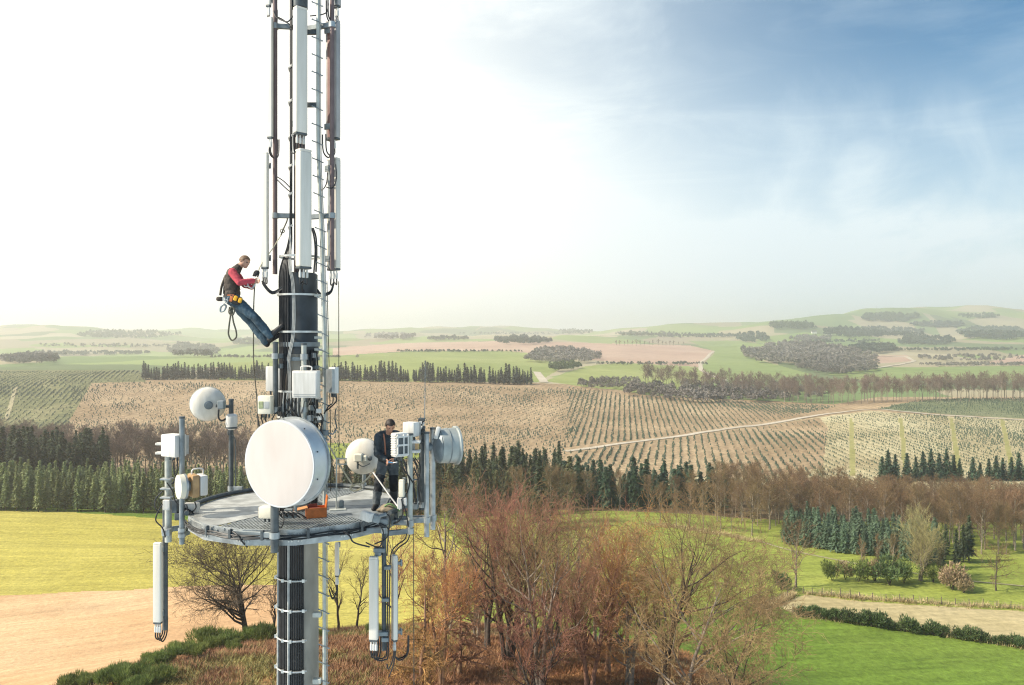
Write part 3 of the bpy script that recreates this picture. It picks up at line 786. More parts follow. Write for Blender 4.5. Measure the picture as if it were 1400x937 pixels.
# ---- bare woods
FSPEC = [(18, .28, .98, .33, 46, .32, 'dome'), (8, .22, 1., .48, 42, .22, ''), (7, .25, 1., .52, 44, .12, '')]
def fset(nm, n, h, mtw, mb=M_BARK, minr=.02, spec=FSPEC, seed=40):
    return [bare_tree_meshes(nm, seed + i * 3, h, h * .012, spec, mb, mtw, minr=minr, lean=(0, 0), wig=.05) for i in range(n)]
K_BWR = Kind('beech_tree', 'tree', 'bare trees of the right valley wood', True, fset('belt_tree', 5, 18., M_TW, minr=.026))  # generic bare brown trees; the species is not known
K_BWL = Kind('alder_tree', 'tree', 'bare trees behind the left pines', True, fset('left_belt_tree', 4, 18., M_TW_B, minr=.032, seed=80))  # bare deciduous trees of no particular species
far = [one_mesh('far_bare_tree', *bare_tree_meshes('fb', 140 + i * 3, 22., .26, [(16, .36, .98, .30, 45, .3, 'dome'), (7, .2, 1., .48, 42, .2, ''), (5, .25, 1, .55, 42, .1, '')], M_BARK, M_TW_B, minr=.05, wig=.05)) for i in range(4)]
K_FAR = Kind('bare_tree', 'tree', 'bare trees of the far belt', False, far)
b1 = block(K_BWR, 985, 1425, lin([(960, 228), (1060, 216), (1150, 210), (1300, 196), (1425, 182)]), 40, 7, 4.0, .64, 'bare brown tree in the wood behind the blue green spruces', None, hv=.15)
b1 += block(K_BWR, 800, 985, lin([(800, 236), (985, 246)]), 6, 1, 8., .5, 'thin bare brown tree on the valley edge left of the wood', 'bare trees at the valley edge', hv=.2)
b2 = block(K_BWL, -45, 345, lin([(-45, 318), (345, 312)]), 24, 4, 4.6, .86, 'bare mauve brown tree in the belt below the left slope', None, hv=.15)
b3 = block(K_FAR, 1075, 1425, lin([(1075, 640), (1150, 618), (1425, 618)]), 40, 3, 5.2, .80, 'bare grey tree in the far belt above the pale slope', None, hv=.12)
b3 += block(K_FAR, 885, 1090, lin([(885, 690), (1090, 660)]), 40, 3, 6.0, .74, 'hazy bare tree in the far belt beyond the slope crest', 'hazy bare trees beyond the slope crest', hv=.15)
for (xp, Y, sc) in [(903, 214, .55), (925, 212, .42), (943, 210, .6), (962, 208, .62), (985, 207, .55), (1000, 206, .4), (1028, 203, .66), (1052, 214, .6)]:
    p = on(xp, Y); K_BWR.place(p.x, p.y, sc, 'small bare tree standing in the row on the field edge', 'bare trees along the field edge')
for (xp, Y, sc) in [(708, 212, .78), (752, 214, .8), (766, 216, .74), (778, 214, .7)]:
    p = on(xp, Y); K_BWR.place(p.x, p.y, sc, 'reddish bare tree next to the lone dark conifer', 'reddish bare trees by the lone conifer')
print('bare', b1, b2, b3)

# ---- young plantation: nearest ones as things, the rest one mass
def young_mesh(name, seed):
    g = np.random.default_rng(seed); V = []; 
    for k, (z, r) in enumerate([(.12, .42), (.4, .33), (.68, .22)]):
        n = 6; a = np.arange(n) * 6.283 / n + g.random() * 3
        for i in range(n):
            p = [(math.cos(a[i] - .45) * r, math.sin(a[i] - .45) * r, z - .05 + g.uniform(-.04, .04)), (math.cos(a[i] + .45) * r, math.sin(a[i] + .45) * r, z - .05), (0, 0, min(1., z + .38))]
            V.append(p)
    return np.array(V)
def rows_in(poly, y0, y1, ang, row, gap, keep, jit=.25):
    """points of planted rows inside a photo polygon between depths y0, y1"""
    xs = [p[0] for p in poly]; X0 = (min(xs) - CX) / FPX * y1 - 30; X1 = (max(xs) - CX) / FPX * y1 + 30
    c, s = math.cos(math.radians(ang)), math.sin(math.radians(ang)); cx, cyy = (X0 + X1) / 2, (y0 + y1) / 2
    ext = max(X1 - X0, y1 - y0) * .75
    a = np.arange(-ext, ext, row); b = np.arange(-ext, ext, gap)
    A, B = np.meshgrid(a, b, indexing='ij')
    A = A + g0.normal(0, jit, A.shape); B = B + g0.normal(0, gap * .2, B.shape)
    X = cx + A * c - B * s; Y = cyy + A * s + B * c
    X = X.ravel(); Y = Y.ravel(); m = (Y > y0) & (Y < y1); X, Y = X[m], Y[m]
    Z = H(X, Y); px = CX + FPX * X / Y; py = CY - FPX * Z / Y
    m = inpoly(px, py, poly) & (g0.random(len(X)) < keep * np.clip(.72 + .8 * fbm(X / 30, Y / 30, 3), 0.08, 1))
    return np.stack([X[m], Y[m], Z[m]], -1)
pl = [rows_in([(98, 530), (190, 521), (540, 522), (735, 526), (820, 530), (820, 540), (775, 612), (760, 690), (250, 690), (85, 640)], 345, 660, -28, 4.4, 2.0, .85),
      rows_in([(775, 529), (880, 542), (1010, 549), (1145, 556), (1060, 575), (900, 598), (776, 612)], 345, 690, -8, 3.5, 1.6, 1.2),
      rows_in([(1190, 564), (1420, 577), (1420, 700), (1120, 700), (1130, 572)], 300, 600, 0, 4.2, 1.4, 1.4),
      rows_in([(780, 619), (1120, 574), (1130, 585), (1120, 700), (760, 700)], 300, 600, -12, 3.8, 1.7, 1.0),
      rows_in([(1200, 559), (1260, 547), (1420, 544), (1420, 573), (1300, 567)], 480, 720, 10, 4.0, 2.4, 1.0),
      rows_in([(-60, 508), (190, 508), (195, 520), (120, 526), (95, 575), (85, 640), (-60, 640)], 345, 760, 20, 4.0, 2.0, 1.2)]
pl = np.concatenate(pl)
# leave the track and grass lanes free
px = CX + FPX * pl[:, 0] / pl[:, 1]; py = CY - FPX * pl[:, 2] / pl[:, 1]
free = np.ones(len(pl), bool)
for xa, xb in ((1163, 1166), (1231, 1238), (1300, 1311), (1369, 1384)):
    xc = xa + (xb - xa) * np.clip((py - 572) / 68, 0, 1.4); free &= ~((np.abs(px - xc) < 4) & (py > 570) & (py < 700) & (pl[:, 1] < 560))
pl = pl[free]
sz = g0.uniform(.55, 1.35, len(pl)) * np.clip(1.1 + fbm(pl[:, 0] / 40, pl[:, 1] / 40, 2) * .8, .6, 1.6)
pxa = CX + FPX * pl[:, 0] / pl[:, 1]; sz *= np.where((pxa > 1125) & (pl[:, 1] < 545), .62, .78)
vis = (CX + FPX * pl[:, 0] / pl[:, 1] > 760) & (CX + FPX * pl[:, 0] / pl[:, 1] < 1398) & (CY - FPX * pl[:, 2] / pl[:, 1] < 640)
order = np.argsort(np.where(vis, -sz / pl[:, 1], 0))
near, rest = order[:290], order[290:]
ym = [young_mesh('young', k) for k in range(4)]
yme = [np_mesh('young_fir', y.reshape(-1, 3), np.arange(len(y) * 3).reshape(-1, 3), [M_FIR]) for y in ym]
K_YNG = Kind('young_fir', 'tree', 'young firs in the planted rows', False, yme)
for i in near:
    K_YNG.place(pl[i, 0], pl[i, 1], float(sz[i]) * 1.25, 'small young fir in the planted rows of the valley slope', sxy=1.0)
VV = []
for k in range(4):
    ii = rest[k::4]
    a = g0.random(len(ii)) * 6.28; c, s = np.cos(a), np.sin(a); y = ym[k].reshape(-1, 3)
    q = np.stack([y[None, :, 0] * c[:, None] - y[None, :, 1] * s[:, None], y[None, :, 0] * s[:, None] + y[None, :, 1] * c[:, None], np.broadcast_to(y[None, :, 2], (len(ii), len(y)))], -1)
    VV.append((q * (sz[ii] * 1.25)[:, None, None] + pl[ii][:, None, :]).reshape(-1, 3))
VV = np.concatenate(VV)
o = link_mesh('young_fir_rows', np_mesh('young_fir_rows', VV, np.arange(len(VV)).reshape(-1, 3), [M_FIR])); tag(o, 'thousands of tiny young firs in rows on the far slopes', 'plantation', kind='stuff')
print('young firs', len(pl))

# ---- far woods
def wood(label, px0, px1, py0, py1, n, h, m, cat='woodland', squash=1.0, round_=True):
    g = np.random.default_rng(int(px0 * 7 + py0)); V = []
    k = 0; tries = 0
    n = int(n * 2.2); px0, px1 = px0 - .12 * (px1 - px0), px1 + .12 * (px1 - px0)
    while k < n and tries < n * 8:
        tries += 1
        a, b = g.uniform(-1, 1), g.uniform(-1, 1)
        if round_ and a * a + b * b > 1.0 + .9 * float(fbm(a * 2.2 + px0, b * 2.2 + py0, 2)): continue
        x = (px0 + px1) / 2 + a * (px1 - px0) / 2; y = (py0 + py1) / 2 + b * (py1 - py0) / 2
        p = ground_px(x, y)
        if p.y > 8500: continue
        hh = h * g.uniform(.7, 1.15); nt_ = 60 if p.y > 1200 else 90
        d = norm(g.normal(0, 1, (nt_, 3))); d[:, 2] = np.abs(d[:, 2]) * 1.1 - .25
        c = np.array([p.x, p.y, p.z + hh * .42]) + d * np.array([hh * .34, hh * .34, hh * .52]) * g.uniform(.55, 1., (nt_, 1))
        e1 = norm(g.normal(0, 1, (nt_, 3))); e2 = norm(np.cross(e1, g.normal(0, 1, (nt_, 3)))); s = hh * (.125 if nt_ == 60 else .085)
        V.append(np.stack([c + e1 * s, c - e1 * s * .6 + e2 * s * .8, c - e1 * s * .6 - e2 * s * .8], 1)); k += 1
    if not V: print('no wood', label); return
    V = np.concatenate(V).reshape(-1, 3)
    o = link_mesh('woodland', np_mesh('woodland', V, np.arange(len(V)).reshape(-1, 3), [m])); tag(o, label, cat, kind='stuff')
M_FW1 = mat('far_wood_bare', (.22, .20, .175), .95, var=.2, scale=.02, hsv=.1)
M_FW2 = mat('far_wood_conifer', (.075, .10, .075), .95, var=.2, scale=.02, hsv=.1)
M_FW3 = mat('far_wood_green', (.085, .12, .05), .95, var=.2, scale=.02, hsv=.1)
for a in [('hazy wood on the ridge left of centre', 505, 560, 457, 466, 60, 17, M_FW1),
          ('thin line of trees on the plateau ridge', 588, 636, 463, 467, 26, 14, M_FW2),
          ('dark wood line at the end of the pink field', 684, 748, 463, 472, 70, 15, M_FW2),
          ('round copse on the skyline', 768, 806, 451, 458, 46, 17, M_FW3),
          ('low wood strip right of the round copse', 850, 916, 455, 461, 60, 14, M_FW3),
          ('grey bare wood in the plateau dip', 728, 812, 480, 500, 150, 13, M_FW1),
          ('low scrub under the plateau dip wood', 752, 790, 500, 509, 30, 9, M_FW3),
          ('dark rounded copse beside the green slope', 1010, 1046, 458, 470, 50, 17, M_FW2),
          ('large mixed wood on the right valley side', 1030, 1160, 472, 500, 330, 15, M_FW1),
          ('pale bare wood below the large mixed wood', 1100, 1190, 480, 516, 230, 13, M_FW1),
          ('dark conifer block behind the mixed wood', 1166, 1218, 475, 484, 90, 15, M_FW2),
          ('blue wood under the high hill', 1140, 1250, 450, 463, 170, 18, M_FW2),
          ('wooded crown of the high hill', 1180, 1248, 431, 441, 120, 20, M_FW3),
          ('small copse on the right skyline', 1316, 1360, 431, 437, 40, 18, M_FW3),
          ('dark wood on the far right hillside', 1318, 1420, 450, 466, 190, 18, M_FW2),
          ('dark wood wedge in the right distance', 1236, 1300, 462, 474, 90, 15, M_FW2),
          ('scattered bushes along the far right lane', 1270, 1400, 487, 495, 40, 9, M_FW1),
          ('small wood on the skyline left of the high hill', 1058, 1112, 443, 452, 60, 18, M_FW3),
          ('hazy wood on the far left ridge', 120, 236, 454, 464, 110, 18, M_FW3),
          ('hazy wood in the far left valley', 10, 74, 489, 500, 60, 14, M_FW1),
          ('grey wood on the left valley side', 236, 292, 472, 490, 120, 15, M_FW1),
          ('hazy trees behind the climbing worker', 322, 372, 464, 474, 50, 16, M_FW1),
          ('brushwood along the plateau rim', 800, 870, 520, 533, 50, 6, M_FW1),
          ('thin hedge line across the left plateau pasture', 300, 470, 489, 490.5, 60, 6, M_FW1),
          ('hedge line under the pink plateau field', 560, 700, 481, 482.5, 46, 6, M_FW2),
          ('hedge line crossing the pale pasture left of the lane', 830, 955, 498, 500.5, 40, 6, M_FW2),
          ('hedge line climbing the hillside under the wooded crown', 1120, 1200, 466, 470, 40, 9, M_FW2),
          ('hedge line between the far right fields', 1230, 1400, 478, 481, 60, 8, M_FW2),
          ('long hedge below the far right hillside wood', 1260, 1400, 499, 502, 60, 7, M_FW1),
          ('dark hedge along the distant ridge left of the copse', 640, 760, 456, 458, 50, 12, M_FW2),
          ('hedge line on the far left hillside', 60, 230, 472, 476, 60, 9, M_FW1),
          ('thin wood on the far left slope', 60, 190, 483, 487, 70, 11, M_FW2),
          ('wood strip on the hillside right of centre', 900, 1000, 459, 463, 60, 14, M_FW2),
          ('small copse on the hillside below the skyline', 1085, 1130, 462, 468, 40, 14, M_FW1),
          ('dark wood patch on the right hill shoulder', 1250, 1310, 442, 449, 60, 18, M_FW2),
          ('bare undergrowth in the hazy hollow beyond the crest', 880, 1100, 528, 552, 160, 9, M_FW1)]:
    wood(*a)
K_DOT = Kind('roadside_tree', 'tree', 'trees along the pink field', False, [one_mesh('roadside_tree', *bare_tree_meshes('dt', 190 + i, 11., .25, [(12, .3, .98, .36, 45, .2, 'dome'), (6, .2, 1., .5, 42, .2, '')], M_BARK_D, M_TW_B, minr=.14)) for i in range(2)])
for i in range(17):
    p = ground_px(842 + i * 5.7 + g0.uniform(-1, 1), 472.5 + g0.uniform(-.4, .4)); K_DOT.place(p.x, p.y, g0.uniform(.8, 1.2), 'small tree in the line behind the pink field')
# two white farmhouses on the hill and a far radio mast
M_WHW = mat('whitewash', (.78, .76, .72), .8, var=.04); M_RF = mat('roof_slate', (.12, .11, .115), .7, var=.1)
for (xp, yp, w, lab) in [(1113, 456, 16, 'small white farmhouse on the hill, left of the pair'), (1133, 458, 20, 'larger white farm building below the wooded hill')]:
    p = ground_px(xp, yp); t = thing('farmhouse', lab, 'house', p, 'white farm buildings')
    MB().box(p + Vector((0, 0, 2)), (w, 9, 7)).build('wall', M_WHW, t, smooth=0)
    rf = MB(); x0, x1 = p.x - w / 2 - .5, p.x + w / 2 + .5; z0 = p.z + 5.5; z1 = p.z + 9.5
    rf.add([(x0, p.y - 5.2, z0), (x1, p.y - 5.2, z0), (x1, p.y, z1), (x0, p.y, z1), (x0, p.y + 5.2, z0), (x1, p.y + 5.2, z0)], [(0, 1, 2, 3), (3, 2, 5, 4), (0, 3, 4), (1, 5, 2)])
    rf.build('roof', M_RF, t, smooth=0)
p = ground_px(1199, 436); t = thing('radio_mast', 'thin distant radio mast on the high wooded hill', 'mast', p)
m_ = MB().tube([p + Vector((0, 0, -2)), p + Vector((0, 0, 30)), p + Vector((0, 0, 58))], [1.2, .7, .3], 6); m_.build('lattice_column', mat('far_steel', (.35, .35, .36), .6), t)
# ================================================================ near vegetation
BIG = [(13, .18, .97, .42, 52, .30, 'vase'), (7, .25, 1., .46, 42, .22, ''), (5, .25, 1., .5, 42, .15, ''), (2, .3, 1., .55, 42, .08, '')]
UPR = [(12, .22, .97, .38, 40, .42, 'vase'), (7, .25, 1., .46, 36, .3, ''), (5, .2, 1., .5, 38, .22, ''), (2, .3, 1., .55, 40, .12, '')]
OAK = [(15, .17, .9, .62, 58, .26, 'vase'), (8, .22, 1., .46, 44, .10, ''), (7, .22, 1., .46, 42, .06, ''), (5, .22, 1., .5, 44, .02, '')]
LAR = [(56, .10, .98, .24, 86, -.10, 'cone'), (13, .12, 1., .30, 55, -.05, ''), (6, .2, 1., .5, 50, -.1, '')]
THIN = [(14, .25, .97, .30, 38, .35, 'vase'), (6, .25, 1., .46, 40, .2, ''), (5, .25, 1., .5, 42, .1, '')]
def bigtree(name, label, cat, xp, Y, h, spec, mb, mtw, seed, group=None, dz=0, r0=None, wood=2, minr=.0125, rz=0, **kw):
    m1, m2 = bare_tree_meshes(name, seed, h, r0 or h * .019, spec, mb, mtw, wood=wood, minr=minr, **kw)
    p = on(xp, Y); p.z += dz
    r = thing(name, label, cat, p, group); r.rotation_euler = (0, 0, rz)
    link_mesh('trunk', m1, r); link_mesh('crown', m2, r); return r
GRP = 'bare trees on the knoll'
for a in [
    ('larch_tree', 'rust coloured larch just right of the hanging twin panels', 578, 60, 17.0, LAR, M_BARK_R, M_TW_O, 1, dict(wood=1, minr=.011)),
    ('larch_tree', 'slimmer rust brown larch beside the grey crowned tree', 628, 72, 14.0, LAR, M_BARK_R, M_TW_R, 2, dict(wood=1, minr=.009)),
    ('bare_tree', 'grey brown bare tree rising behind the grey steel poles', 612, 92, 19.5, BIG, M_BARK, M_TW, 3, {}),
    ('bare_tree', 'grey bare tree with a wide top between larch and red trees', 650, 96, 18.5, BIG, M_BARK, M_TW, 4, {}),
    ('bare_tree', 'purple red bare tree at the left of the clump', 664, 80, 16.0, UPR, M_BARK_D, M_TW_R, 5, dict(stems=2, spread=.14)),
    ('bare_tree', 'many stemmed purple red bare tree in the clump middle', 694, 76, 17.0, UPR, M_BARK_D, M_TW_R, 6, dict(stems=4, spread=.24)),
    ('bare_tree', 'dark stemmed reddish bare tree leaning left in the clump', 716, 82, 16.6, UPR, M_BARK_D, M_TW_R, 7, dict(lean=(-.06, 0), stems=2, spread=.12)),
    ('bare_tree', 'olive grey bare tree with thick forked limbs in the clump', 738, 70, 17.0, BIG, M_BARK, M_TW_G, 8, dict(lean=(.05, 0), stems=2, spread=.22)),
    ('bare_tree', 'tall thin dark trunked tree in the clump centre', 762, 84, 16.5, UPR, M_BARK_D, M_TW, 9, {}),
    ('bare_tree', 'straight brown bare tree right of the clump centre', 790, 80, 16.0, BIG, M_BARK, M_TW_R, 10, {}),
    ('bare_tree', 'ochre orange twigged tree at the right of the clump', 828, 74, 15.8, UPR, M_BARK_R, M_TW_O, 11, dict(stems=2, spread=.15)),
    ('bare_tree', 'ochre twigged spreading tree with pale grey limbs', 858, 70, 15.0, BIG, M_BARK, M_TW_O, 12, dict(stems=2, spread=.2)),
    ('bare_tree', 'olive grey spreading tree at the right end of the clump', 896, 66, 14.2, BIG, M_BARK_D, M_TW_G, 13, dict(lean=(.12, 0), stems=2, spread=.2)),
    ('bare_tree', 'low olive tree sweeping its boughs right over the grass', 930, 62, 11.5, OAK, M_BARK, M_TW_G, 14, dict(lean=(.3, 0))),
    ('bare_tree', 'lowest dark twigged tree reaching furthest right', 985, 60, 8.6, OAK, M_BARK_D, M_TW_G, 15, dict(lean=(.3, 0))),
    ('bare_tree', 'short reddish brown tree in front of the clump', 735, 66, 9.5, UPR, M_BARK_D, M_TW_R, 16, dict(stems=3, spread=.3)),
    ('bare_tree', 'russet bare tree between the ochre pair and the clump centre', 806, 70, 14.6, UPR, M_BARK_R, M_TW_R, 22, dict(stems=3, spread=.22)),
    ('bare_tree', 'rust brown bare tree leaning over the left edge of the clump', 606, 70, 13.0, UPR, M_BARK_R, M_TW_O, 23, dict(stems=2, spread=.2)),
    ('bare_tree', 'slim tree behind the ochre twigged pair', 812, 90, 15.5, UPR, M_BARK, M_TW, 17, {}),
    ('bare_tree', 'thin bare tree just right of the mast under the platform', 462, 98, 8.8, THIN, M_BARK_D, M_TW_G, 18, {}),
    ('bare_tree', 'crooked bare sapling between the mast and the hanging panels', 488, 100, 8.0, THIN, M_BARK_D, M_TW, 19, dict(lean=(.15, 0))),
    ('bare_tree', 'thin bare sapling just left of the mast', 375, 96, 7.6, THIN, M_BARK_D, M_TW, 20, {}),
    ('bare_tree', 'dark bare sapling behind the hanging twin panels', 540, 90, 11.0, UPR, M_BARK_D, M_TW_R, 21, {}),
]:
    nm, lab, xp, Y, h, spec, mb, mtw, seed, kw = a; h *= .76 if 560 < xp < 880 else 1
    bigtree(nm, lab, 'tree', xp, Y, h, spec, mb, mtw, seed * 13 + 1, GRP, **kw)
fill = np.random.default_rng(77)
for k in range(10):
    sp_, b_, t_ = [(UPR, M_BARK_D, M_TW_R), (THIN, M_BARK, M_TW), (UPR, M_BARK, M_TW_G)][k % 3]
    bigtree('young_tree', 'slender young bare tree among the taller clump on the knoll', 'tree', 580 + k * 34 + fill.uniform(-8, 8), fill.uniform(82, 104), fill.uniform(6.5, 9.5), sp_, b_, t_, 900 + k, 'young bare trees in the clump', stems=1 + k % 3, spread=.22)
bigtree('oak_tree', 'broad bare oak with a dark trunk standing left of the mast', 'tree', 340, 95, 10.6, OAK, M_BARK_D, mat('oak_twigs', (.15, .115, .075), .9, var=.2, scale=2), 501, None, dz=.5, r0=.26, lean=(-.06, 0), stems=2, spread=.26, rz=math.radians(150), minr=.011)
bigtree('bare_tree', 'lone bare tree beside a dark bush on the field corner', 'tree', 1088, 150, 10.5, [(16, .2, .97, .4, 40, .3, 'vase'), (7, .2, 1., .46, 40, .2, ''), (6, .2, 1, .5, 42, .1, '')], M_BARK, M_TW, 601, minr=.016)
bigtree('bare_tree', 'small dark bare tree at the far right fence', 'tree', 1362, 152, 7.4, [(14, .25, .95, .55, 55, .2, 'vase'), (7, .2, 1., .46, 44, .1, ''), (6, .2, 1, .5, 42, .1, '')], M_BARK_D, M_TW, 602, minr=.018)
bigtree('willow_tree', 'pale yellowish willow above the fence bushes', 'tree', 1258, 158, 10.5, [(22, .08, .97, .45, 32, .4, 'vase'), (8, .15, 1., .46, 34, .3, ''), (7, .15, 1, .5, 36, .2, '')], M_BARK, mat('willow_twigs', (.42, .37, .17), .9, var=.15, scale=1.5), 603, minr=.017, stems=3, spread=.25)
for k, (xp, Y, h) in enumerate([(1178, 160, 6.5), (1200, 162, 7.0), (1222, 160, 7.5), (1286, 158, 6.5)]):
    bigtree('bare_tree', ['pale thin sapling at the left of the fence bushes', 'second slim sapling rising from the fence bushes', 'tallest slim sapling left of the pale willow', 'slim sapling just right of the pale willow'][k], 'tree', xp, Y, h, [(16, .1, .97, .3, 26, .4, 'vase'), (7, .15, 1., .46, 34, .3, ''), (5, .15, 1, .5, 36, .2, '')], M_BARK, M_TW_G, 620 + k, 'saplings in the fence bushes', minr=.014)

# ---- shrubs
def shrub_mesh(name, seed, r, h, n, mleaf, lsz, blade=2.2, lobes=7, up=.6):
    g = np.random.default_rng(seed)
    lc = np.stack([g.uniform(-.6, .6, lobes) * r, g.uniform(-.6, .6, lobes) * r, g.uniform(.35, .8, lobes) * h], -1); lr = g.uniform(.3, .55, lobes)
    k = g.integers(lobes, size=n); d = norm(g.normal(0, 1, (n, 3)))
    c = lc[k] + d * (lr[k] * g.uniform(.35, 1.05, n) ** .6)[:, None] * np.array([r, r, h * .6])
    c[:, 2] = np.maximum(c[:, 2], .05)
    out = norm(d + np.array([0, 0, up]) + g.normal(0, .4, (n, 3))); sd = norm(np.cross(out, g.normal(0, 1, (n, 3))))
    s = lsz * g.uniform(.6, 1.4, n)[:, None]
    V = np.stack([c - sd * s * .5, c + sd * s * .5, c + out * s * blade], 1).reshape(-1, 3)
    crown = np_mesh(name + '_foliage', V, np.arange(n * 3).reshape(-1, 3), [mleaf])
    ns = 9; a = g.random(ns) * 6.28; P = np.zeros((ns, 3, 3)); P[:, 0, 2] = -.2
    P[:, 1] = np.stack([np.cos(a) * r * .25, np.sin(a) * r * .25, np.full(ns, h * .4)], -1); P[:, 2] = np.stack([np.cos(a) * r * .6, np.sin(a) * r * .6, np.full(ns, h * .85)], -1)
    tv, tf, tm = [], [], []; tubes(P, np.tile(np.array([[.04, .025, .01]]), (ns, 1)), 4, tv, tf, tm, 0)
    return np_mesh(name + '_stems', np.concatenate(tv), np.concatenate(tf), [M_BARK_D], smooth=True), crown
class ShrubKind(Kind):
    def place(s, x, y, sc, label, group=None, rz=None, which=None, dz=0., sxy=None):
        r = Kind.place(s, x, y, sc, label, group, rz, which, dz, sxy)
        for c in r.children:
            c.name = {'trunk': 'stems', 'crown': 'foliage'}.get(c.name.split('.')[0], c.name)
        return r
M_BRM = mat('broom_green', (.29, .35, .09), .8, var=.25, scale=.8, col2=(.13, .18, .05), hsv=.22, trans=.3)
M_HDG = mat('hedge_green', (.12, .18, .06), .8, var=.25, scale=1.5, col2=(.06, .10, .035), hsv=.22, trans=.1)
M_BRB = mat('brown_bush', (.33, .25, .14), .9, var=.2, scale=2, hsv=.2)
M_HTH = mat('heath_brown', (.46, .26, .13), .9, var=.25, scale=.25, col2=(.26, .13, .07))
M_HTG = mat('heath_olive', (.36, .32, .11), .9, var=.25, scale=.12, col2=(.21, .19, .07))
M_DRY = mat('dry_grass', (.48, .38, .20), .9, var=.15, scale=.3)
M_RUS = mat('rust_bracken', (.42, .21, .09), .9, var=.2, scale=.3, col2=(.29, .13, .06))
K_BRM = ShrubKind('broom_bush', 'bush', 'green broom bushes on the knoll edge', True, [shrub_mesh('broom', 700 + i, 1.5, 1.7, 3200, M_BRM, .06, blade=7.0, up=1.6, lobes=9) for i in range(4)])
for (xp, Y, sc) in [(98, 74, .8), (122, 74, .8), (150, 77, .9), (172, 80, .9), (196, 74, 1.0), (205, 84, .9), (228, 80, 1.05), (240, 90, .95), (252, 86, 1.05), (268, 82, 1.), (275, 92, 1.05), (292, 88, 1.), (305, 95, .9), (312, 90, 1.), (330, 93, .85), (352, 92, .95), (366, 90, .9), (372, 96, .7), (160, 72, .9), (215, 72, .8), (185, 70, .8), (135, 70, .75), (320, 84, .7), (440, 88, .6), (505, 92, .9), (520, 88, .6)]:
    p = on(xp, Y); sc *= float(g0.uniform(.65, 1.35)); K_BRM.place(p.x, p.y, sc, 'dark green broom bush on the knoll below the mast')
K_HDG = ShrubKind('hedge_shrub', 'bush', 'low hedge between the meadow and the stubble', True, [shrub_mesh('hedge', 720 + i, 1.35, 2.3, 900, M_HDG, .13, blade=3.0, lobes=11, up=1.0) for i in range(4)])
hx = [1092, 1103, 1113, 1125, 1136, 1144, 1162, 1171, 1181, 1192, 1204, 1215, 1226, 1237, 1248, 1266, 1276, 1287, 1308, 1317, 1330, 1343, 1364, 1376, 1390, 1402]
for xp in hx:
    yb = float(np.interp(xp, [1090, 1250, 1400], [842, 866, 887])); p = ground_px(xp, yb)
    K_HDG.place(p.x, p.y, float(g0.uniform(.55, 1.15)), 'low dark green hedge shrub between meadow and stubble')
p = on(1068, 148); K_HDG.place(p.x, p.y, 1.35, 'single dark rounded bush at the lone bare tree', 'lone bush')
K_BUS = ShrubKind('bush', 'bush', 'mixed bushes along the fence', True, [shrub_mesh('bush', 740 + i, 2.0, 3.4, 1300, m_, .15, blade=2.8, lobes=11, up=.9) for i, m_ in enumerate([M_HDG, M_BRM, M_BRB])])
for (xp, Y, sc, w, lab) in [(1138, 156, .85, 1, 'leftmost olive bush of the fence line'), (1156, 158, .8, 2, 'brownish bush left in the fence line'), (1174, 156, .9, 1, 'olive bush under the thin saplings'), (1196, 157, .95, 2, 'brown twiggy bush in the middle of the fence line'), (1216, 154, 1.2, 0, 'largest dark green bush of the fence line'), (1236, 156, .95, 1, 'olive bush left of the willow foot'), (1276, 157, .8, 1, 'olive bush right of the willow foot'), (1302, 152, 1.05, 2, 'brown rounded bush right of the willow'), (1318, 150, .7, 2, 'small brown bush near the right fence')]:
    p = on(xp, Y); K_BUS.place(p.x, p.y, sc * 1.3, lab, which=w)

# ---- scrub on the knoll and dry grass along the fences
def tufts(name, label, cat, pts, m, n, hgt, spread, seed, wid=.03):
    g = np.random.default_rng(seed); P = np.repeat(pts, n, 0); N_ = len(P)
    a = g.random(N_) * 6.28; rr = np.sqrt(g.random(N_)) * spread
    c = P + np.stack([np.cos(a) * rr, np.sin(a) * rr, np.zeros(N_)], -1)
    c[:, 2] = H(c[:, 0], c[:, 1]) - .05
    hh = hgt * g.uniform(.4, 1.25, N_) * np.repeat(g.uniform(.5, 1.3, len(pts)), n)
    lean = np.stack([np.cos(a) * .5 + g.normal(0, .35, N_), np.sin(a) * .5 + g.normal(0, .35, N_), np.ones(N_)], -1)
    tip = c + lean * hh[:, None]; sd = np.stack([-np.sin(a), np.cos(a), np.zeros(N_)], -1) * (wid * g.uniform(.6, 1.6, N_))[:, None]
    base = c + lean * (hh * g.uniform(0, .45, N_))[:, None]
    V = np.stack([base - sd, base + sd, tip], 1).reshape(-1, 3)
    o = link_mesh(name, np_mesh(name, V, np.arange(N_ * 3).reshape(-1, 3), [m])); tag(o, label, cat, kind='stuff')
def knoll_pts(n, seed, x0, x1, cond):
    g = np.random.default_rng(seed); Y = g.uniform(54, 112, n); xp = g.uniform(x0, x1, n); X = (xp - CX) / FPX * Y
    kr = np.sqrt(((X + 6) / np.where(X < -6, 47, 62)) ** 2 + ((Y - 40) / 80) ** 2)
    nz = fbm(X / 7, Y / 7, 3); m = (kr < .97) & cond(X, Y, xp, nz)
    X, Y = X[m], Y[m]; return np.stack([X, Y, H(X, Y)], -1)
tufts('heather_scrub', 'brown dead heather scrub covering the knoll', 'scrub', knoll_pts(17000, 1, -100, 700, lambda X, Y, xp, nz: nz > -.1), M_HTH, 26, .62, .6, 1)
tufts('bramble_scrub', 'olive yellow brambles among the brown scrub', 'scrub', knoll_pts(13000, 2, -100, 640, lambda X, Y, xp, nz: nz < .08), M_HTG, 18, .6, .5, 2)
tufts('bracken', 'rust red dead bracken under the larches', 'scrub', knoll_pts(9000, 3, 520, 960, lambda X, Y, xp, nz: nz > -.15), M_RUS, 16, .5, .5, 3)
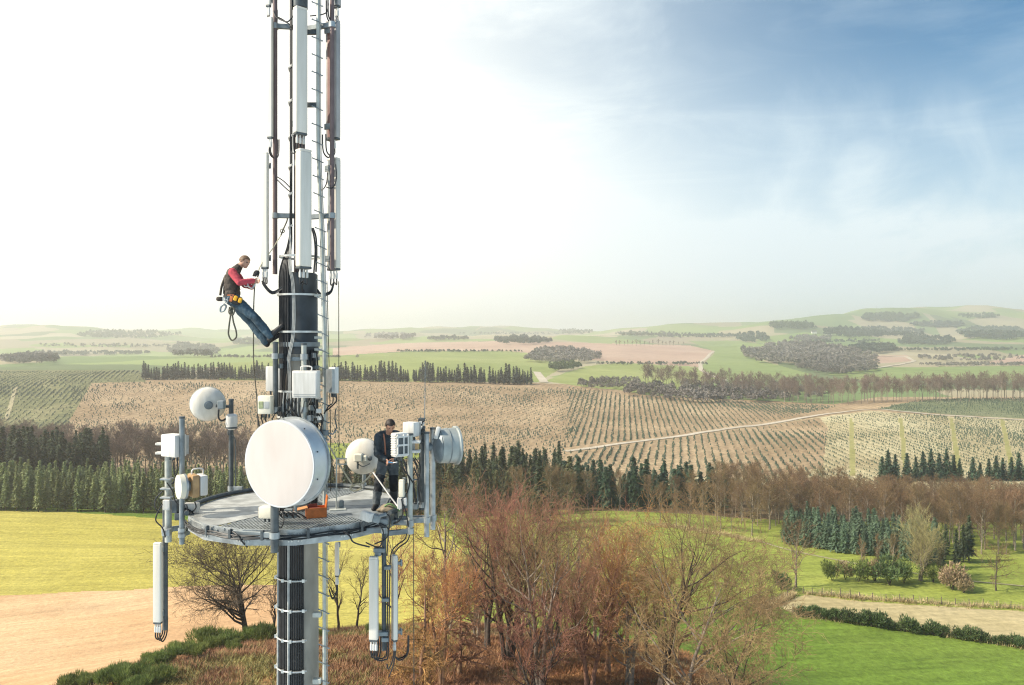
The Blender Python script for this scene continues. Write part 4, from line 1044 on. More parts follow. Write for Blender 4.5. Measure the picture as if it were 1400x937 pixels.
tufts('dry_grass', 'pale dry grass patches on the knoll under the trees', 'grass', knoll_pts(5200, 4, 540, 950, lambda X, Y, xp, nz: nz < .05), M_DRY, 16, .32, .5, 4)
gg = np.random.default_rng(9); dp = []
for seg in ([(1100, 812), (1180, 819), (1300, 828), (1420, 834)], [(1038, 836), (1060, 826), (1085, 814)], [(1085, 842), (1180, 852), (1290, 868), (1420, 890)], [(880, 716), (960, 727), (1040, 742)]):
    for i in range(230):
        t = gg.random() * (len(seg) - 1); k = int(t); t -= k
        p = ground_px(seg[k][0] * (1 - t) + seg[k + 1][0] * t, seg[k][1] * (1 - t) + seg[k + 1][1] * t + gg.normal(0, 1.2)); dp.append(p)
tufts('dry_grass', 'pale dry grass along the fences and field edges', 'grass', np.array([tuple(p) for p in dp]), M_DRY, 16, .75, .8, 5, wid=.05)
# ---- fences
M_POST = mat('weathered_wood', (.17, .14, .11), .9, var=.2, scale=8); M_WIRE = mat('fence_wire', (.25, .25, .25), .5, .6)
def fence(label, px, n, h=1.25):
    pts = [ground_px(*p) for p in px]; q = []
    for i in range(n):
        t = i / (n - 1) * (len(pts) - 1); k = min(int(t), len(pts) - 2); p = pts[k].lerp(pts[k + 1], t - k); q.append(Vector((p.x, p.y, Hs(p.x, p.y))))
    t = thing('wire_fence', label, 'fence', q[0])
    for p in q:
        hh = h * random.uniform(.85, 1.2); MB().tube([p + Vector((0, 0, -.2)), p + Vector((random.uniform(-.08, .08), 0, hh))], [.075, .065], 6).build('post', M_POST, t)
    w = MB()
    for z in (.35, .7, 1.05): w.tube([p + Vector((0, 0, z)) for p in q], .012, 3)
    w.build('wire', M_WIRE, t)
fence('short post and wire fence at the field corner by the lone bush', [(1036, 834), (1052, 829), (1070, 822), (1086, 812)], 6, 1.6)
fence('long post and wire fence behind the stubble strip', [(1098, 812), (1180, 819), (1300, 828), (1420, 834)], 20, 1.3)
fence('low post fence along the top edge of the hedge meadow', [(1084, 838), (1150, 846), (1250, 862), (1400, 884)], 9, 1.5)
# ================================================================ the mast and everything on it
HD = 3.09                                       # deck lies this far below the camera
PC = Vector((-4.0, 15.0, -HD)); PR = 1.95
M_CONC = mat('mast_concrete', (.40, .37, .31), .85, var=.16, scale=2.2, bump=.25, bscale=22, stretch=(1, 1, .5))
M_GALV = mat('galvanised_steel', (.42, .45, .45), .42, .55, var=.14, scale=7)
M_GALD = mat('dull_galvanised', (.25, .285, .295), .5, .35, var=.14, scale=6)
M_GALL = mat('pale_grey_pole', (.50, .52, .47), .5, .2, var=.12, scale=5)
M_DARK = mat('dark_grey_steel', (.10, .115, .12), .5, .3, var=.15, scale=8)
M_BLK = mat('black_cable', (.018, .02, .022), .45, 0, var=.2, scale=10)
M_SHT = mat('dark_mast_sheath', (.055, .062, .066), .5, .1, var=.2, scale=3)
M_WHT = mat('white_radome', (.84, .79, .69), .42, 0, scale=2.2, stretch=(4, 4, .35), col2=(.70, .65, .55))
M_WHP = mat('white_dish_face', (.60, .545, .505), .55, 0, scale=1.3, stretch=(2, 2, .6), col2=(.53, .475, .435))
M_CRM = mat('cream_plastic', (.82, .77, .62), .45, 0, var=.04, scale=4)
M_GRYR = mat('grey_radome_back', (.44, .42, .40), .5, .1, var=.08, scale=4)
M_BOX = mat('white_box_paint', (.78, .76, .71), .4, 0, scale=3.5, stretch=(4, 4, .5), col2=(.62, .60, .54))
M_BOXG = mat('grey_fin_box', (.42, .44, .43), .5, .2, var=.1, scale=8)
M_SCR = mat('dull_window', (.36, .40, .22), .25, 0, var=.2, scale=12)
M_TAN = mat('tan_bracket', (.52, .33, .16), .6, 0, var=.12, scale=9)
M_ORG = mat('orange_case', (.62, .17, .035), .5, 0, var=.12, scale=9)
M_ORI = mat('orange_case_inside', (.66, .30, .12), .6, 0, var=.1, scale=9)
M_PLAT = mat('deck_plate_steel', (.46, .47, .44), .55, .15, var=.2, scale=3)
M_PDRK = mat('deck_plate_dark', (.27, .30, .31), .6, .2, var=.18, scale=4)  # darker blue-grey steel for the right-hand plate
M_STRP = mat('steel_strap', (.62, .63, .60), .35, .6, var=.1, scale=10)
M_ROPE = mat('cream_rope', (.62, .55, .38), .9, 0, var=.12, scale=40)
M_ROPD = mat('dark_rope', (.13, .12, .09), .9, 0, var=.2, scale=40)
M_WCAB = mat('pale_cable', (.40, .41, .39), .5, 0, var=.1, scale=10)
M_FLARE = mat('flare_tinted_pole', (.19, .135, .128), .55, .15, var=.15, scale=3)  # grey-brown pole with the lens flare's red tint put into its colour
M_FLAREB = mat('flare_tinted_back', (.27, .15, .13), .55, .1, var=.15, scale=2.5)  # grey back with lens flare red painted into its colour, no rust

def cable(mb, pts, r=.012, k=5, n=6): return mb.tube(spline(pts, k), r, n)
def dwn(v, d): return Vector((v[0], v[1], v[2] - d))

# ---- mast
mt_ = thing('telecom_mast', 'tall round telecom mast of grey concrete with black cables and straps', 'mast', (PC.x, PC.y, -31))
zp = lambda y, Y=15.0: -(y - CY) / FPX * Y
cyl = lambda mb, r0, r1, z0, z1, x=PC.x, y=PC.y, n=32: mb.lathe([(0, z0), (r0, z0), (r1, z1), (0, z1)], (x, y, 0), (0, 0, 1), n)
b = MB(); cyl(b, .42, .335, -31.4, zp(480)); b.build('concrete_column', M_CONC, mt_)
b = MB(); b.lathe([(0, zp(484)), (.345, zp(484)), (.35, zp(482)), (.35, zp(470)), (.335, zp(468)), (.33, zp(376)), (.3, zp(374)), (0, zp(374))], (PC.x, PC.y, 0), (0, 0, 1), 32); b.build('dark_sheath', M_SHT, mt_)
b = MB(); cyl(b, .105, .10, zp(374), zp(-60), n=20); b.build('steel_tube', M_FLARE, mt_)
b = MB(); cyl(b, .15, .15, zp(12), zp(-60), n=20); b.build('upper_collar', M_DARK, mt_)
# grey clamp ring and mount column in front
b = MB(); b.lathe([(.352, zp(474)), (.375, zp(474)), (.375, zp(468)), (.352, zp(468))], (PC.x, PC.y, 0), (0, 0, 1), 32)
b.lathe([(.352, zp(493)), (.37, zp(493)), (.37, zp(488)), (.352, zp(488))], (PC.x, PC.y, 0), (0, 0, 1), 32); b.build('clamp_ring', M_GALD, mt_)
# cable runs: black cables fanned over the left half of the mast
def ring_pt(deg, r, z):   # deg 0 = towards camera, positive = to the left
    a = math.radians(deg); return Vector((PC.x - math.sin(a) * r, PC.y - math.cos(a) * r, z))
b = MB()
for k in range(17):
    d = -24 + k * 6.1
    b.tube([ring_pt(d, .435, -31), ring_pt(d, .392, -12), ring_pt(d, .375, -HD - .05)], .017, 6)
b.build('lower_cable_run', M_BLK, mt_)
b = MB()
for k in range(10):
    d = 20 + k * 6.4; jig = lambda s: random.uniform(-s, s)
    b.tube(spline([ring_pt(d, .372, -HD - .3), ring_pt(d + jig(4), .385, zp(640)), ring_pt(d + jig(5), .385, zp(560)), ring_pt(d, .365, zp(480)), ring_pt(d, .36, zp(420)), ring_pt(d, .355, zp(372)), ring_pt(60 + (k - 5) * 6, .21, zp(335)), ring_pt(62 + (k - 5) * 3.5, .17, zp(300)), ring_pt(62 + (k - 5) * 3.5, .165, zp(150)), ring_pt(62 + (k - 5) * 3.5, .165, zp(-40))], 6), .016, 6)
b.build('upper_cable_run', M_BLK, mt_)
b = MB()
for k in range(3):
    d = 0 + k * 3.4
    b.tube(spline([ring_pt(d + 8, .40, zp(590)), ring_pt(d + 8, .40, zp(520)), ring_pt(d + 10, .40, zp(490)), ring_pt(d, .385, zp(462)), ring_pt(d - 3, .38, zp(430)), ring_pt(d, .375, zp(390)), ring_pt(d + 9, .37, zp(368)), ring_pt(d + 25, .24, zp(335)), ring_pt(50, .2, zp(300))], 5), .0085, 6)
b.build('pale_cable_run', M_WCAB, mt_)
b = MB(); 
for d in (15, 62): b.tube([ring_pt(d, .46, -31), ring_pt(d, .41, -12), ring_pt(d, .39, -HD - .1)], .026, 8)
b.build('pale_conduit', M_WCAB, mt_)
for yy in (352, 404, 454, 534, 569):
    b = MB(); z = zp(yy); r = .40 if yy > 380 else .37
    if yy == 352: r = .36
    b.lathe([(r, z - .018), (r + .012, z - .018), (r + .012, z + .018), (r, z + .018)], (PC.x, PC.y, 0), (0, 0, 1), 40); b.build('strap', M_STRP, mt_)
for yy in (786, 826, 866, 907, 947):
    b = MB(); z = zp(yy); r = .42
    pts = [ring_pt(d, r, z) for d in range(-32, 92, 8)]; b.tube(pts, .016, 6)
    for d in (-24, 8, 30, 70): b.box(ring_pt(d, r + .01, z), (.05, .03, .06))
    b.build('cable_clamp', M_STRP, mt_)
for yy in (95, 142, 190, 230, 268, 312):       # white ties on the upper bundle
    b = MB(); z = zp(yy); b.tube([ring_pt(30, .19, z + .03), ring_pt(62, .20, z), ring_pt(95, .19, z - .03)], .02, 6); b.build('cable_tie', M_BOX, mt_)

# ---- climbing ladder (single rail with pegs)
ld = thing('climbing_ladder', 'single rail climbing ladder with steel pegs on the right of the mast', 'ladder', (PC.x + .45, 14.75, zp(600)))
rail = [W(443.5, 960, 14.72), W(443.5, 760, 14.72), W(443.5, 600, 14.72), W(443.5, 480, 14.72), W(441.5, 400, 14.72), W(440, 330, 14.72), W(437, 260, 14.72), W(435, 180, 14.72), W(435, -30, 14.72)]
rail[0] = Vector((rail[1].x, rail[1].y, -31)); 
b = MB(); sp = spline(rail[1:], 8); sp = [rail[0]] + sp
b.tube(sp, .036, 8); b.build('rail', M_GALL, ld)
b = MB(); b.tube([p + Vector((.045, .02, 0)) for p in sp], .009, 6); b.build('safety_cable', M_WCAB, ld)
def rail_at(z):
    for a, c in zip(sp[:-1], sp[1:]):
        if (a.z - z) * (c.z - z) <= 0 and abs(c.z - a.z) > 1e-6: return a.lerp(c, (z - a.z) / (c.z - a.z))
    return sp[-1]
z = zp(930, 14.72); k = 0
while z < zp(-15, 14.72):
    if not (-HD - .15 < z < -HD + .05):
        p = rail_at(z); b = MB(); dz = .045
        b.tube([p + Vector((-.105, -.035, dz)), p + Vector((-.095, -.035, dz - .01)), p + Vector((0, -.035, 0)), p + Vector((.085, -.035, -dz)), p + Vector((.092, -.035, -dz + .012))], [.017, .011, .011, .011, .02], 6); b.build('step_peg', M_GALD, ld)
    z += .32; k += 1
for yy in (50, 148, 405, 462, 478, 520, 545, 575):
    p = rail_at(zp(yy)); b = MB(); x0 = PC.x + (.1 if yy < 370 else .33)
    b.box(((x0 + p.x) / 2, p.y + .08, p.z), (p.x - x0, .06, .085 if yy < 370 else .05), bevel=.006); b.build('wall_bracket', M_DARK if yy < 370 else M_GALL, ld)
for yy in (833, 922):
    p = rail_at(zp(yy)); b = MB(); b.box((p.x - .13, p.y - .01, p.z), (.16, .1, .09), bevel=.01); b.build('wall_bracket', M_GALL, ld)

# ---- platform
pf = thing('service_platform', 'round galvanised steel service platform with grating deck around the mast', 'platform', PC)
NP = 14
poly = [(PC.x + PR * math.sin(2 * math.pi * (i + .5) / NP), PC.y - PR * math.cos(2 * math.pi * (i + .5) / NP)) for i in range(NP)]
def sector(a0, a1, r0, r1, z0, z1, mb, n=8):
    vs = []
    for r, z in ((r0, z0), (r1, z0), (r1, z1), (r0, z1)):
        for i in range(n + 1):
            a = math.radians(a0 + (a1 - a0) * i / n); vs.append((PC.x - math.sin(a) * r, PC.y - math.cos(a) * r, z))
    m = n + 1; fs = []
    for q in range(4):
        for i in range(n): fs.append((q * m + i, q * m + i + 1, ((q + 1) % 4) * m + i + 1, ((q + 1) % 4) * m + i))
    fs.append((0, m, 2 * m, 3 * m)); fs.append((n, 2 * m - 1, 3 * m - 1, 4 * m - 1)); mb.add(vs, fs)
# solid plates left and right-back, grating sectors between (deg 0 = towards camera, + = left)
for (a0, a1, mm, nm) in [(32, 96, M_PLAT, 'deck_plate'), (97, 150, M_PLAT, 'deck_plate'), (-150, -97, M_PLAT, 'deck_plate'), (-96, -52, M_PDRK, 'deck_plate')]:
    b = MB(); sector(a0, a1, .47, PR - .02, -HD - .008, -HD + .004, b, 10); b.build(nm, mm, pf, smooth=0)
def grating(a0, a1, pitch=.06):
    b = MB(); r1 = PR - .03; r0 = .47
    c0, s0 = [], []
    for fam in (0, 1):
        th = math.radians(78 if fam == 0 else 168); d = Vector((math.cos(th), math.sin(th), 0)); nrm = Vector((-d.y, d.x, 0))
        step = pitch if fam == 0 else pitch * 5
        k = -int(r1 / step)
        while k * step < r1:
            o = k * step; half = math.sqrt(max(0, r1 * r1 - o * o)); run = None; t = -half
            while t <= half + .021:
                p = d * t + nrm * o; r = p.length; an = math.degrees(math.atan2(-p.x, -p.y))
                ins = t <= half and r0 < r < r1 and (a0 <= an <= a1 if a0 < a1 else (an >= a0 or an <= a1))
                if ins and run is None: run = t
                if (not ins) and run is not None:
                    q0 = PC + d * run + nrm * o; q1 = PC + d * (t - .02) + nrm * o
                    if (q1 - q0).length > .03:
                        w = .012 if fam == 0 else .006
                        zt, zb = (-HD + .002, -HD - .032) if fam == 0 else (-HD, -HD - .014)
                        vs = [(q.x + nrm.x * w * sg, q.y + nrm.y * w * sg, z) for q in (q0, q1) for sg in (-1, 1) for z in (zb, zt)]
                        b.add(vs, [(0, 1, 5, 4), (2, 3, 7, 6), (1, 3, 7, 5), (0, 2, 6, 4), (0, 1, 3, 2), (4, 5, 7, 6)])
                    run = None
                t += .02
            k += 1
    return b
for (a0, a1) in ((-51, 31), (151, -151)):
    grating(a0, a1).build('grating', M_GALV, pf, smooth=0, fixn=False)
# fascia channel in flat segments
b = MB()
for i in range(NP):
    p, q = poly[i], poly[(i + 1) % NP]
    sc_o, sc_i = 1.0, (PR - .03) / PR
    f = lambda p_, s_: (PC.x + (p_[0] - PC.x) * s_, PC.y + (p_[1] - PC.y) * s_)
    a1_, a2_, b1_, b2_ = f(p, sc_o), f(q, sc_o), f(p, sc_i), f(q, sc_i)
    z0, z1 = -HD - .25, -HD + .012
    b.add([(*a1_, z0), (*a2_, z0), (*a2_, z1), (*a1_, z1), (*b1_, z0), (*b2_, z0), (*b2_, z1), (*b1_, z1)], [(0, 1, 2, 3), (4, 5, 6, 7), (3, 2, 6, 7), (0, 1, 5, 4)])
b.build('fascia', M_GALV, pf, smooth=0)
b = MB()   # top tube rail on the back/left rim
b.tube([(PC.x + (PR + .02) * math.sin(math.radians(a)), PC.y + (PR + .02) * math.cos(math.radians(a)), -HD + .05) for a in range(-115, 116, 6)], .045, 8); b.build('rim_tube', M_DARK, pf)
b = MB()
for a in range(0, 360, 30):
    t = math.radians(a); d = Vector((math.sin(t), math.cos(t), 0)); rot = Matrix.Rotation(-t, 3, 'Z')
    b.box(PC + d * (PR + .45) / 2 + Vector((0, 0, -.10)), (.07, PR - .5, .12), rot=rot)
b.build('support_beam', M_GALD, pf, smooth=0)
b = MB(); b.lathe([(.44, -HD - .2), (.5, -HD - .2), (.5, -HD - .03), (.44, -HD - .03)], (PC.x, PC.y, 0), (0, 0, 1), 32); b.build('inner_collar', M_GALD, pf)
b = MB()   # bolt heads on the fascia
for i in range(NP):
    p, q = Vector((*poly[i], 0)), Vector((*poly[(i + 1) % NP], 0))
    n_ = (q - p).cross(Vector((0, 0, 1))).normalized()
    for t in (.06, .12, .88, .94):
        for z in (-HD - .07, -HD - .18):
            c = p.lerp(q, t) + n_ * .0; c.z = z; b.lathe([(0, .012), (.016, .012), (.018, 0)], c + n_ * .001, n_, 6)
b.build('bolt', M_STRP, pf)
# cable loom clipped along the front fascia
b = MB()
for k in range(4):
    pts = []
    for d in range(66, -66, -6):
        a = math.radians(d); sag = -.05 - .03 * abs(math.sin(d * .11 + k)) - .018 * k
        pts.append((PC.x - math.sin(a) * (PR + .04 + .012 * (k % 2)), PC.y - math.cos(a) * (PR + .04 + .012 * (k % 2)), -HD + sag))
    b.tube(spline(pts, 3), .014, 6)
for x0, x1 in ((318, 338), (470, 505)):
    cable(b, [W(x0, 727, 13.1), W(x0 + 8, 733, 13.02), W(x0 + 14, 742, 13.05), W(x1, 748, 13.2)], .014)
b.build('cable_loom', M_BLK, pf)
for xp, yp in ((283, 716), (321, 727), (366, 729), (424, 730), (487, 727), (525, 717)):
    d = math.degrees(math.asin(max(-1, min(1, (PC.x - (xp - CX) / FPX * 13.3) / PR)))); a = math.radians(d)
    c = Vector((PC.x - math.sin(a) * (PR + .035), PC.y - math.cos(a) * (PR + .035), -HD - .06)); b = MB(); b.box(c, (.05, .07, .16), rot=Matrix.Rotation(-a, 3, 'Z'), bevel=.008); b.build('cable_clip', M_DARK, pf)

# ---- helpers for poles, panels, dishes, boxes
def nvec(phi): a = math.radians(phi); return Vector((-math.sin(a), -math.cos(a), 0))
def pole_thing(name, label, x, y0, y1, Y, dpx, m, arms=(), group=None, cat='pole', caps=True):
    top, bot = W(x, y0, Y), W(x, y1, Y); r = dpx / 2 / FPX * Y
    t = thing(name, label, cat, bot, group)
    b = MB(); b.lathe([(0, bot.z), (r, bot.z), (r, top.z), (0, top.z)], (top.x, Y, 0), (0, 0, 1), 18); b.build('tube', m, t)
    if caps:
        b = MB(); b.lathe([(r + .001, top.z - .03), (r + .006, top.z - .03), (r + .006, top.z + .006), (0, top.z + .008)], (top.x, Y, 0), (0, 0, 1), 18); b.build('end_cap', M_DARK, t)
    for (ya, target) in arms:
        z = zp(ya, Y); q = Vector((target[0], target[1], z)); p = Vector((top.x, Y, z))
        d = (q - p).normalized(); L_ = (q - p).length; rot = d.to_track_quat('X', 'Z').to_matrix()
        b = MB(); b.box((p + q) / 2, (L_, .07, .09), rot=rot, bevel=.008); b.build('support_arm', M_GALD, t)
        b = MB(); b.lathe([(r + .002, z - .05), (r + .02, z - .05), (r + .02, z + .05), (r + .002, z + .05)], (top.x, Y, 0), (0, 0, 1), 18); b.build('clamp', M_GALV, t)
    return t
def rim(deg, r=PR): a = math.radians(deg); return (PC.x - math.sin(a) * r, PC.y - math.cos(a) * r)

def panel(label, x0, x1, y0, y1, Y, w, d, phi, mfront=M_WHT, mback=None, pole=None, group='white panel antennas', conns=3, tails=True, name='panel_antenna'):
    """tall panel antenna; phi = facing (0 camera, + left)"""
    c = W((x0 + x1) / 2, (y0 + y1) / 2, Y); h = (y1 - y0) / FPX * Y; n = nvec(phi); s = Vector((n.y, -n.x, 0)) * -1
    rot = Matrix((s, -n, Vector((0, 0, 1)))).transposed()
    t = thing(name, label, 'antenna', c - Vector((0, 0, h / 2)), group)
    b = MB(); b.box(c, (w, d, h - .06), rot=rot, bevel=min(w, d) * .22, seg=3); b.build('radome', mfront, t)
    for sg, nm in ((1, 'top_cap'), (-1, 'bottom_cap')):
        b = MB(); b.box(c + Vector((0, 0, sg * (h / 2 - .02))), (w * .97, d * .94, .045), rot=rot, bevel=.012); b.build(nm, M_DARK if sg < 0 else mfront, t)
    back = -n
    b = MB(); b.box(c + back * (d / 2 + .008), (w * .5, .016, h * .96), rot=rot); b.build('back_plate', mback or M_GALD, t, smooth=0)
    for f in (.40, -.40):
        p = c + Vector((0, 0, h * f)) + back * (d / 2 + .05)
        b = MB(); b.box(p, (w * .45, .10, .05), rot=rot, bevel=.006); b.box(p + back * .03, (w * .62, .03, .11), rot=rot, bevel=.006); b.build('mounting_bracket', M_GALD, t)
    for k in range(conns):
        off = s * (w * .28 * (k - (conns - 1) / 2)); p = c + off - Vector((0, 0, h / 2))
        b = MB(); b.lathe([(0, 0), (.016, 0), (.016, -.05), (.024, -.055), (.024, -.15), (.014, -.16), (0, -.16)], p, (0, 0, 1), 10); b.build('connector', M_BOX, t)
    if tails:
        b = MB(); tgt = tails if isinstance(tails, (tuple, list)) and tails and isinstance(tails[0], Vector) else None
        for k in range(conns):
            p = c + s * (w * .28 * (k - (conns - 1) / 2)) - Vector((0, 0, h / 2 + .15))
            if tgt: cable(b, [p, dwn(p, .12)] + [q + Vector((0, 0, -.02 * k)) for q in tgt], .013)
            else: cable(b, [p, dwn(p, .10), p + back * .1 - Vector((0, 0, .17 + .02 * k)), p + back * .24 - Vector((0, 0, .10)), p + back * .26 + Vector((0, 0, .2))], .013)
        b.build('feeder_cable', M_BLK, t)
    return t

def dish(label, c, n, R, depth, mface, mbody, name='drum_dish', back='cone', group='microwave dishes', seam=True, backr=.35, backd=.16):
    """drum dish with flat radome face at c looking along n"""
    n = Vector(n).normalized(); t = thing(name, label, 'dish antenna', c, group)
    b = MB(); b.lathe([(0, .012), (R * .5, .010), (R * .93, .004), (R * .965, 0), (R * .965, -.01), (0, -.01)], c, n, 56); b.build('radome_face', mface, t)
    b = MB(); b.lathe([(R * .966, .0), (R, .0), (R, -depth), (R * 1.012, -depth), (R * .97, -depth - .002), (R * .966, -.02)], c, n, 56); b.build('drum', mbody, t)
    b = MB(); b.lathe([(R * 1.002, -depth + .012), (R * 1.045, -depth + .012), (R * 1.045, -depth - .022), (R * 1.002, -depth - .022)], c, n, 56); b.build('rim_band', M_GALV, t)
    if seam:
        b = MB(); b.lathe([(R * 1.001, -.012), (R * 1.012, -.012), (R * 1.012, -.04), (R * 1.001, -.04)], c, n, 56); b.build('face_band', mbody, t)
    b = MB(); pr = [(R * .98, -depth - .004)]
    for k in range(1, 9):
        q = k / 8; pr.append((R * (.98 * (1 - q) + backr * .4 * q) if q < 1 else R * backr * .4, -depth - .004 - backd * (1 - (1 - q) ** 2)))
    pr.append((0, pr[-1][1])); b.lathe(pr, c, n, 48); b.build('dish_back', mbody, t)
    b = MB(); b.lathe([(0, -depth - backd - .14), (.09, -depth - backd - .14), (.09, -depth - backd + .02), (0, -depth - backd + .02)], c, n, 18); b.build('feed_hub', M_GALD, t)
    return t
def domed(label, c, n, R, dep, name='parabolic_dish', group='microwave dishes', hub=(0, 0)):
    """solid dish seen from its convex back; n = the way the back bulges; white pressed dish with a radio box on the hub"""
    n = Vector(n).normalized(); t = thing(name, label, 'dish antenna', c, group)
    pr = []
    for k in range(0, 15):
        q = k / 14; pr.append((R * math.sin(q * math.pi / 2), dep * math.cos(q * math.pi / 2)))
    b = MB(); b.lathe([(0, dep)] + pr[1:] + [(R * 1.0, -.03), (R * .97, -.035), (R * .9, -.02), (0, -.015)], c, n, 48); b.build('reflector', M_WHT, t)
    b = MB(); b.lathe([(R * .995, -.03), (R * 1.025, -.03), (R * 1.025, .005), (R * .998, .005)], c, n, 48); b.build('rim_band', M_GALL, t)
    b = MB(); b.lathe([(.085, dep - .03), (.085, dep + .03), (.06, dep + .035), (.06, dep + .06), (0, dep + .06)], c, n, 20); b.build('hub_ring', M_GALD, t)
    return t
def radio_box(label, c, size, phi, m=M_BOX, fins=True, name='radio_unit', group='white radio units', handle=False, door=False, cat='radio box', rot=None):
    n = nvec(phi); s = Vector((-n.y, n.x, 0)); R_ = rot or Matrix((s, -n, Vector((0, 0, 1)))).transposed()
    t = thing(name, label, cat, c, group); w, d, h = size
    b = MB(); b.box(c, size, rot=R_, bevel=min(size) * .09, seg=2); b.build('housing', m, t)
    if door:
        b = MB(); b.box(c + n * (d / 2 + .006), (w * .9, .014, h * .86), rot=R_, bevel=.005); b.build('door', m, t)
        b = MB(); b.box(c + n * (d / 2 + .014) + Vector((0, 0, -h * .36)), (w * .86, .008, .008), rot=R_); b.build('door_seam', M_BOXG, t)
    if fins:
        b = MB()
        for k in range(9): b.box(c - n * (d / 2 + .03) + s * (w * .86 * (k / 8 - .5)), (.008, .06, h * .86), rot=R_)
        b.build('cooling_fins', M_BOXG, t, smooth=0)
    if handle:
        p = c + Vector((0, 0, h / 2)); b = MB(); b.tube(spline([p - s * w * .2, p - s * w * .19 + Vector((0, 0, .07)), p + s * w * .19 + Vector((0, 0, .07)), p + s * w * .2], 4), .014, 6); b.build('handle', m, t)
    b = MB()
    for k in range(3): b.lathe([(0, 0), (.02, 0), (.02, -.07), (0, -.07)], c + s * (w * .25 * (k - 1)) - Vector((0, 0, h / 2)), (0, 0, 1), 8)
    b.build('connector', M_DARK, t)
    return t

# ---- upper antenna ring
pole_thing('antenna_pole', 'flare tinted antenna pole on the upper left with a panel fixed to it', 376, -40, 375, 14.95, 6.4, M_FLARE, arms=[(36, (PC.x, PC.y)), (295, (PC.x, PC.y))], group='upper antenna poles')
pole_thing('antenna_pole', 'dark antenna pole on the upper right in front of a grey panel', 454, -40, 369, 14.75, 6.2, M_FLARE, arms=[(34, (PC.x, PC.y)), (295, (PC.x, PC.y))], group='upper antenna poles')
panel('slim white panel antenna, upper of the two on the left pole', 364.5, 374, 24, 190, 14.85, .11, .07, 18, conns=2)
panel('white panel antenna, lower of the two on the left pole', 356.5, 368, 209, 368, 14.75, .135, .08, 18, conns=3, tails=[W(359, 385, 14.75), W(372, 399, 14.72), W(388, 391, 14.72), W(396, 388, 14.75)])
panel('large white panel antenna high on the front of the mast', 400, 421, 11, 185, 14.62, .235, .15, -42, conns=3)
panel('widest white panel antenna on the front of the mast above the dark sheath', 403, 427, 205, 368, 14.45, .25, .19, -44, conns=3, tails=[W(414, 385, 14.5), W(413, 394, 14.62), W(416, 398, 14.66)])
panel('grey panel antenna with flare tinted back high on the right pole', 445.5, 465, 29, 192, 14.95, .27, .13, 205, mfront=M_GRYR, mback=M_FLAREB, conns=2)
panel('pale panel antenna seen from behind, lower right of the mast top', 447, 465.5, 217, 370, 14.95, .26, .13, 212, mfront=M_WHT, conns=3, tails=[W(456, 386, 14.95), W(452, 398, 14.9), W(440, 402, 14.8), W(434, 396, 14.8)])
panel('thin antenna end hanging at the top edge left of the mast', 363, 371, -120, 10, 14.95, .10, .07, 18, conns=2)
panel('thin dark antenna end hanging at the top edge right of the mast', 457, 464, -120, 11, 14.9, .15, .09, 210, mfront=M_GRYR, conns=2)
t = thing('cable_loops', 'black jumper cables looping between the upper antennas and mast', 'cables', W(410, 30, 14.8)); b = MB()
cable(b, [W(376, 22, 14.9), W(385, 26, 14.85), W(393, 30, 14.75), W(401, 22, 14.75)], .012); cable(b, [W(374, 15, 14.9), W(378, 24, 14.85), W(392, 31, 14.75), W(396, 34, 14.75)], .011)
cable(b, [W(449, 5, 14.8), W(447, 16, 14.8), W(440, 20, 14.75), W(424, 22, 14.8)], .011)
cable(b, [W(428, 312, 14.7), W(432, 325, 14.68), W(433, 345, 14.7), W(432, 372, 14.72)], .016); cable(b, [W(426, 312, 14.7), W(429.5, 325, 14.68), W(431, 345, 14.7), W(429, 374, 14.72)], .016)
cable(b, [W(379, 242, 14.9), W(388, 248, 14.85), W(397, 257, 14.78)], .010); cable(b, [W(379, 246, 14.9), W(388, 255, 14.85), W(396, 262, 14.78)], .010)
cable(b, [W(448, 236, 14.7), W(446, 252, 14.7), W(440, 260, 14.7), W(436, 256, 14.72)], .010); cable(b, [W(459, 225, 14.7), W(460, 244, 14.7), W(455, 257, 14.7), W(446, 256, 14.7)], .010)
build_split(b, 'jumper_cable', M_BLK, t)

# ---- middle of the mast
pole_thing('equipment_pole', 'short dark pole left of the mast carrying a flat white box', 376.5, 468, 566, 14.6, 7.2, M_DARK, arms=[(487, (PC.x, PC.y)), (560, (PC.x, PC.y))])
radio_box('flat white box behind the short dark pole left of the mast', W(375.5, 518, 14.85), (.31, .10, .46), 5, fins=False)
t = radio_box('small white meter box with two dull windows left of the mast', W(363.5, 553.5, 14.45), (.25, .16, .33), 8, m=M_CRM, fins=False)
n = nvec(8); s = Vector((-n.y, n.x, 0)); c = W(363.5, 553.5, 14.45)
for k in (-1, 1):
    b = MB(); b.box(c + n * .083 + s * (.056 * k), (.09, .012, .13), rot=Matrix((s, -n, Vector((0, 0, 1)))).transposed(), bevel=.004); b.build('window', M_SCR if k < 0 else M_BOXG, t)
pole_thing('mount_tube', 'grey mounting tube above the white cabinet on the mast front', 415.5, 470, 590, 14.52, 7, M_GALL, arms=[(488, (PC.x, PC.y)), (560, (PC.x, PC.y))])
radio_box('square white cabinet with top handle on the mast front', W(418.8, 525.5, 14.3), (.47, .17, .49), 6, handle=True, door=True, fins=False, name='cabinet')
radio_box('grey finned radio unit with a white side at the right of the mast', W(456, 520, 14.6), (.17, .10, .48), 214, fins=True)
t = thing('cable_tangle', 'tangle of black and grey cables under the white cabinet', 'cables', W(415, 570, 14.5)); b = MB()
for k in range(15):
    x0 = random.uniform(385, 436); x1 = x0 + random.uniform(-14, 14); Yr = random.uniform(14.46, 14.6)
    cable(b, [W(x0, 545, Yr), W(x0 + random.uniform(-6, 6), 558, Yr - .04), W((x0 + x1) / 2 + random.uniform(-8, 8), 572, Yr - .06), W(x1, 590, Yr), W(x1, 615, Yr)], random.choice([.008, .011, .014]))
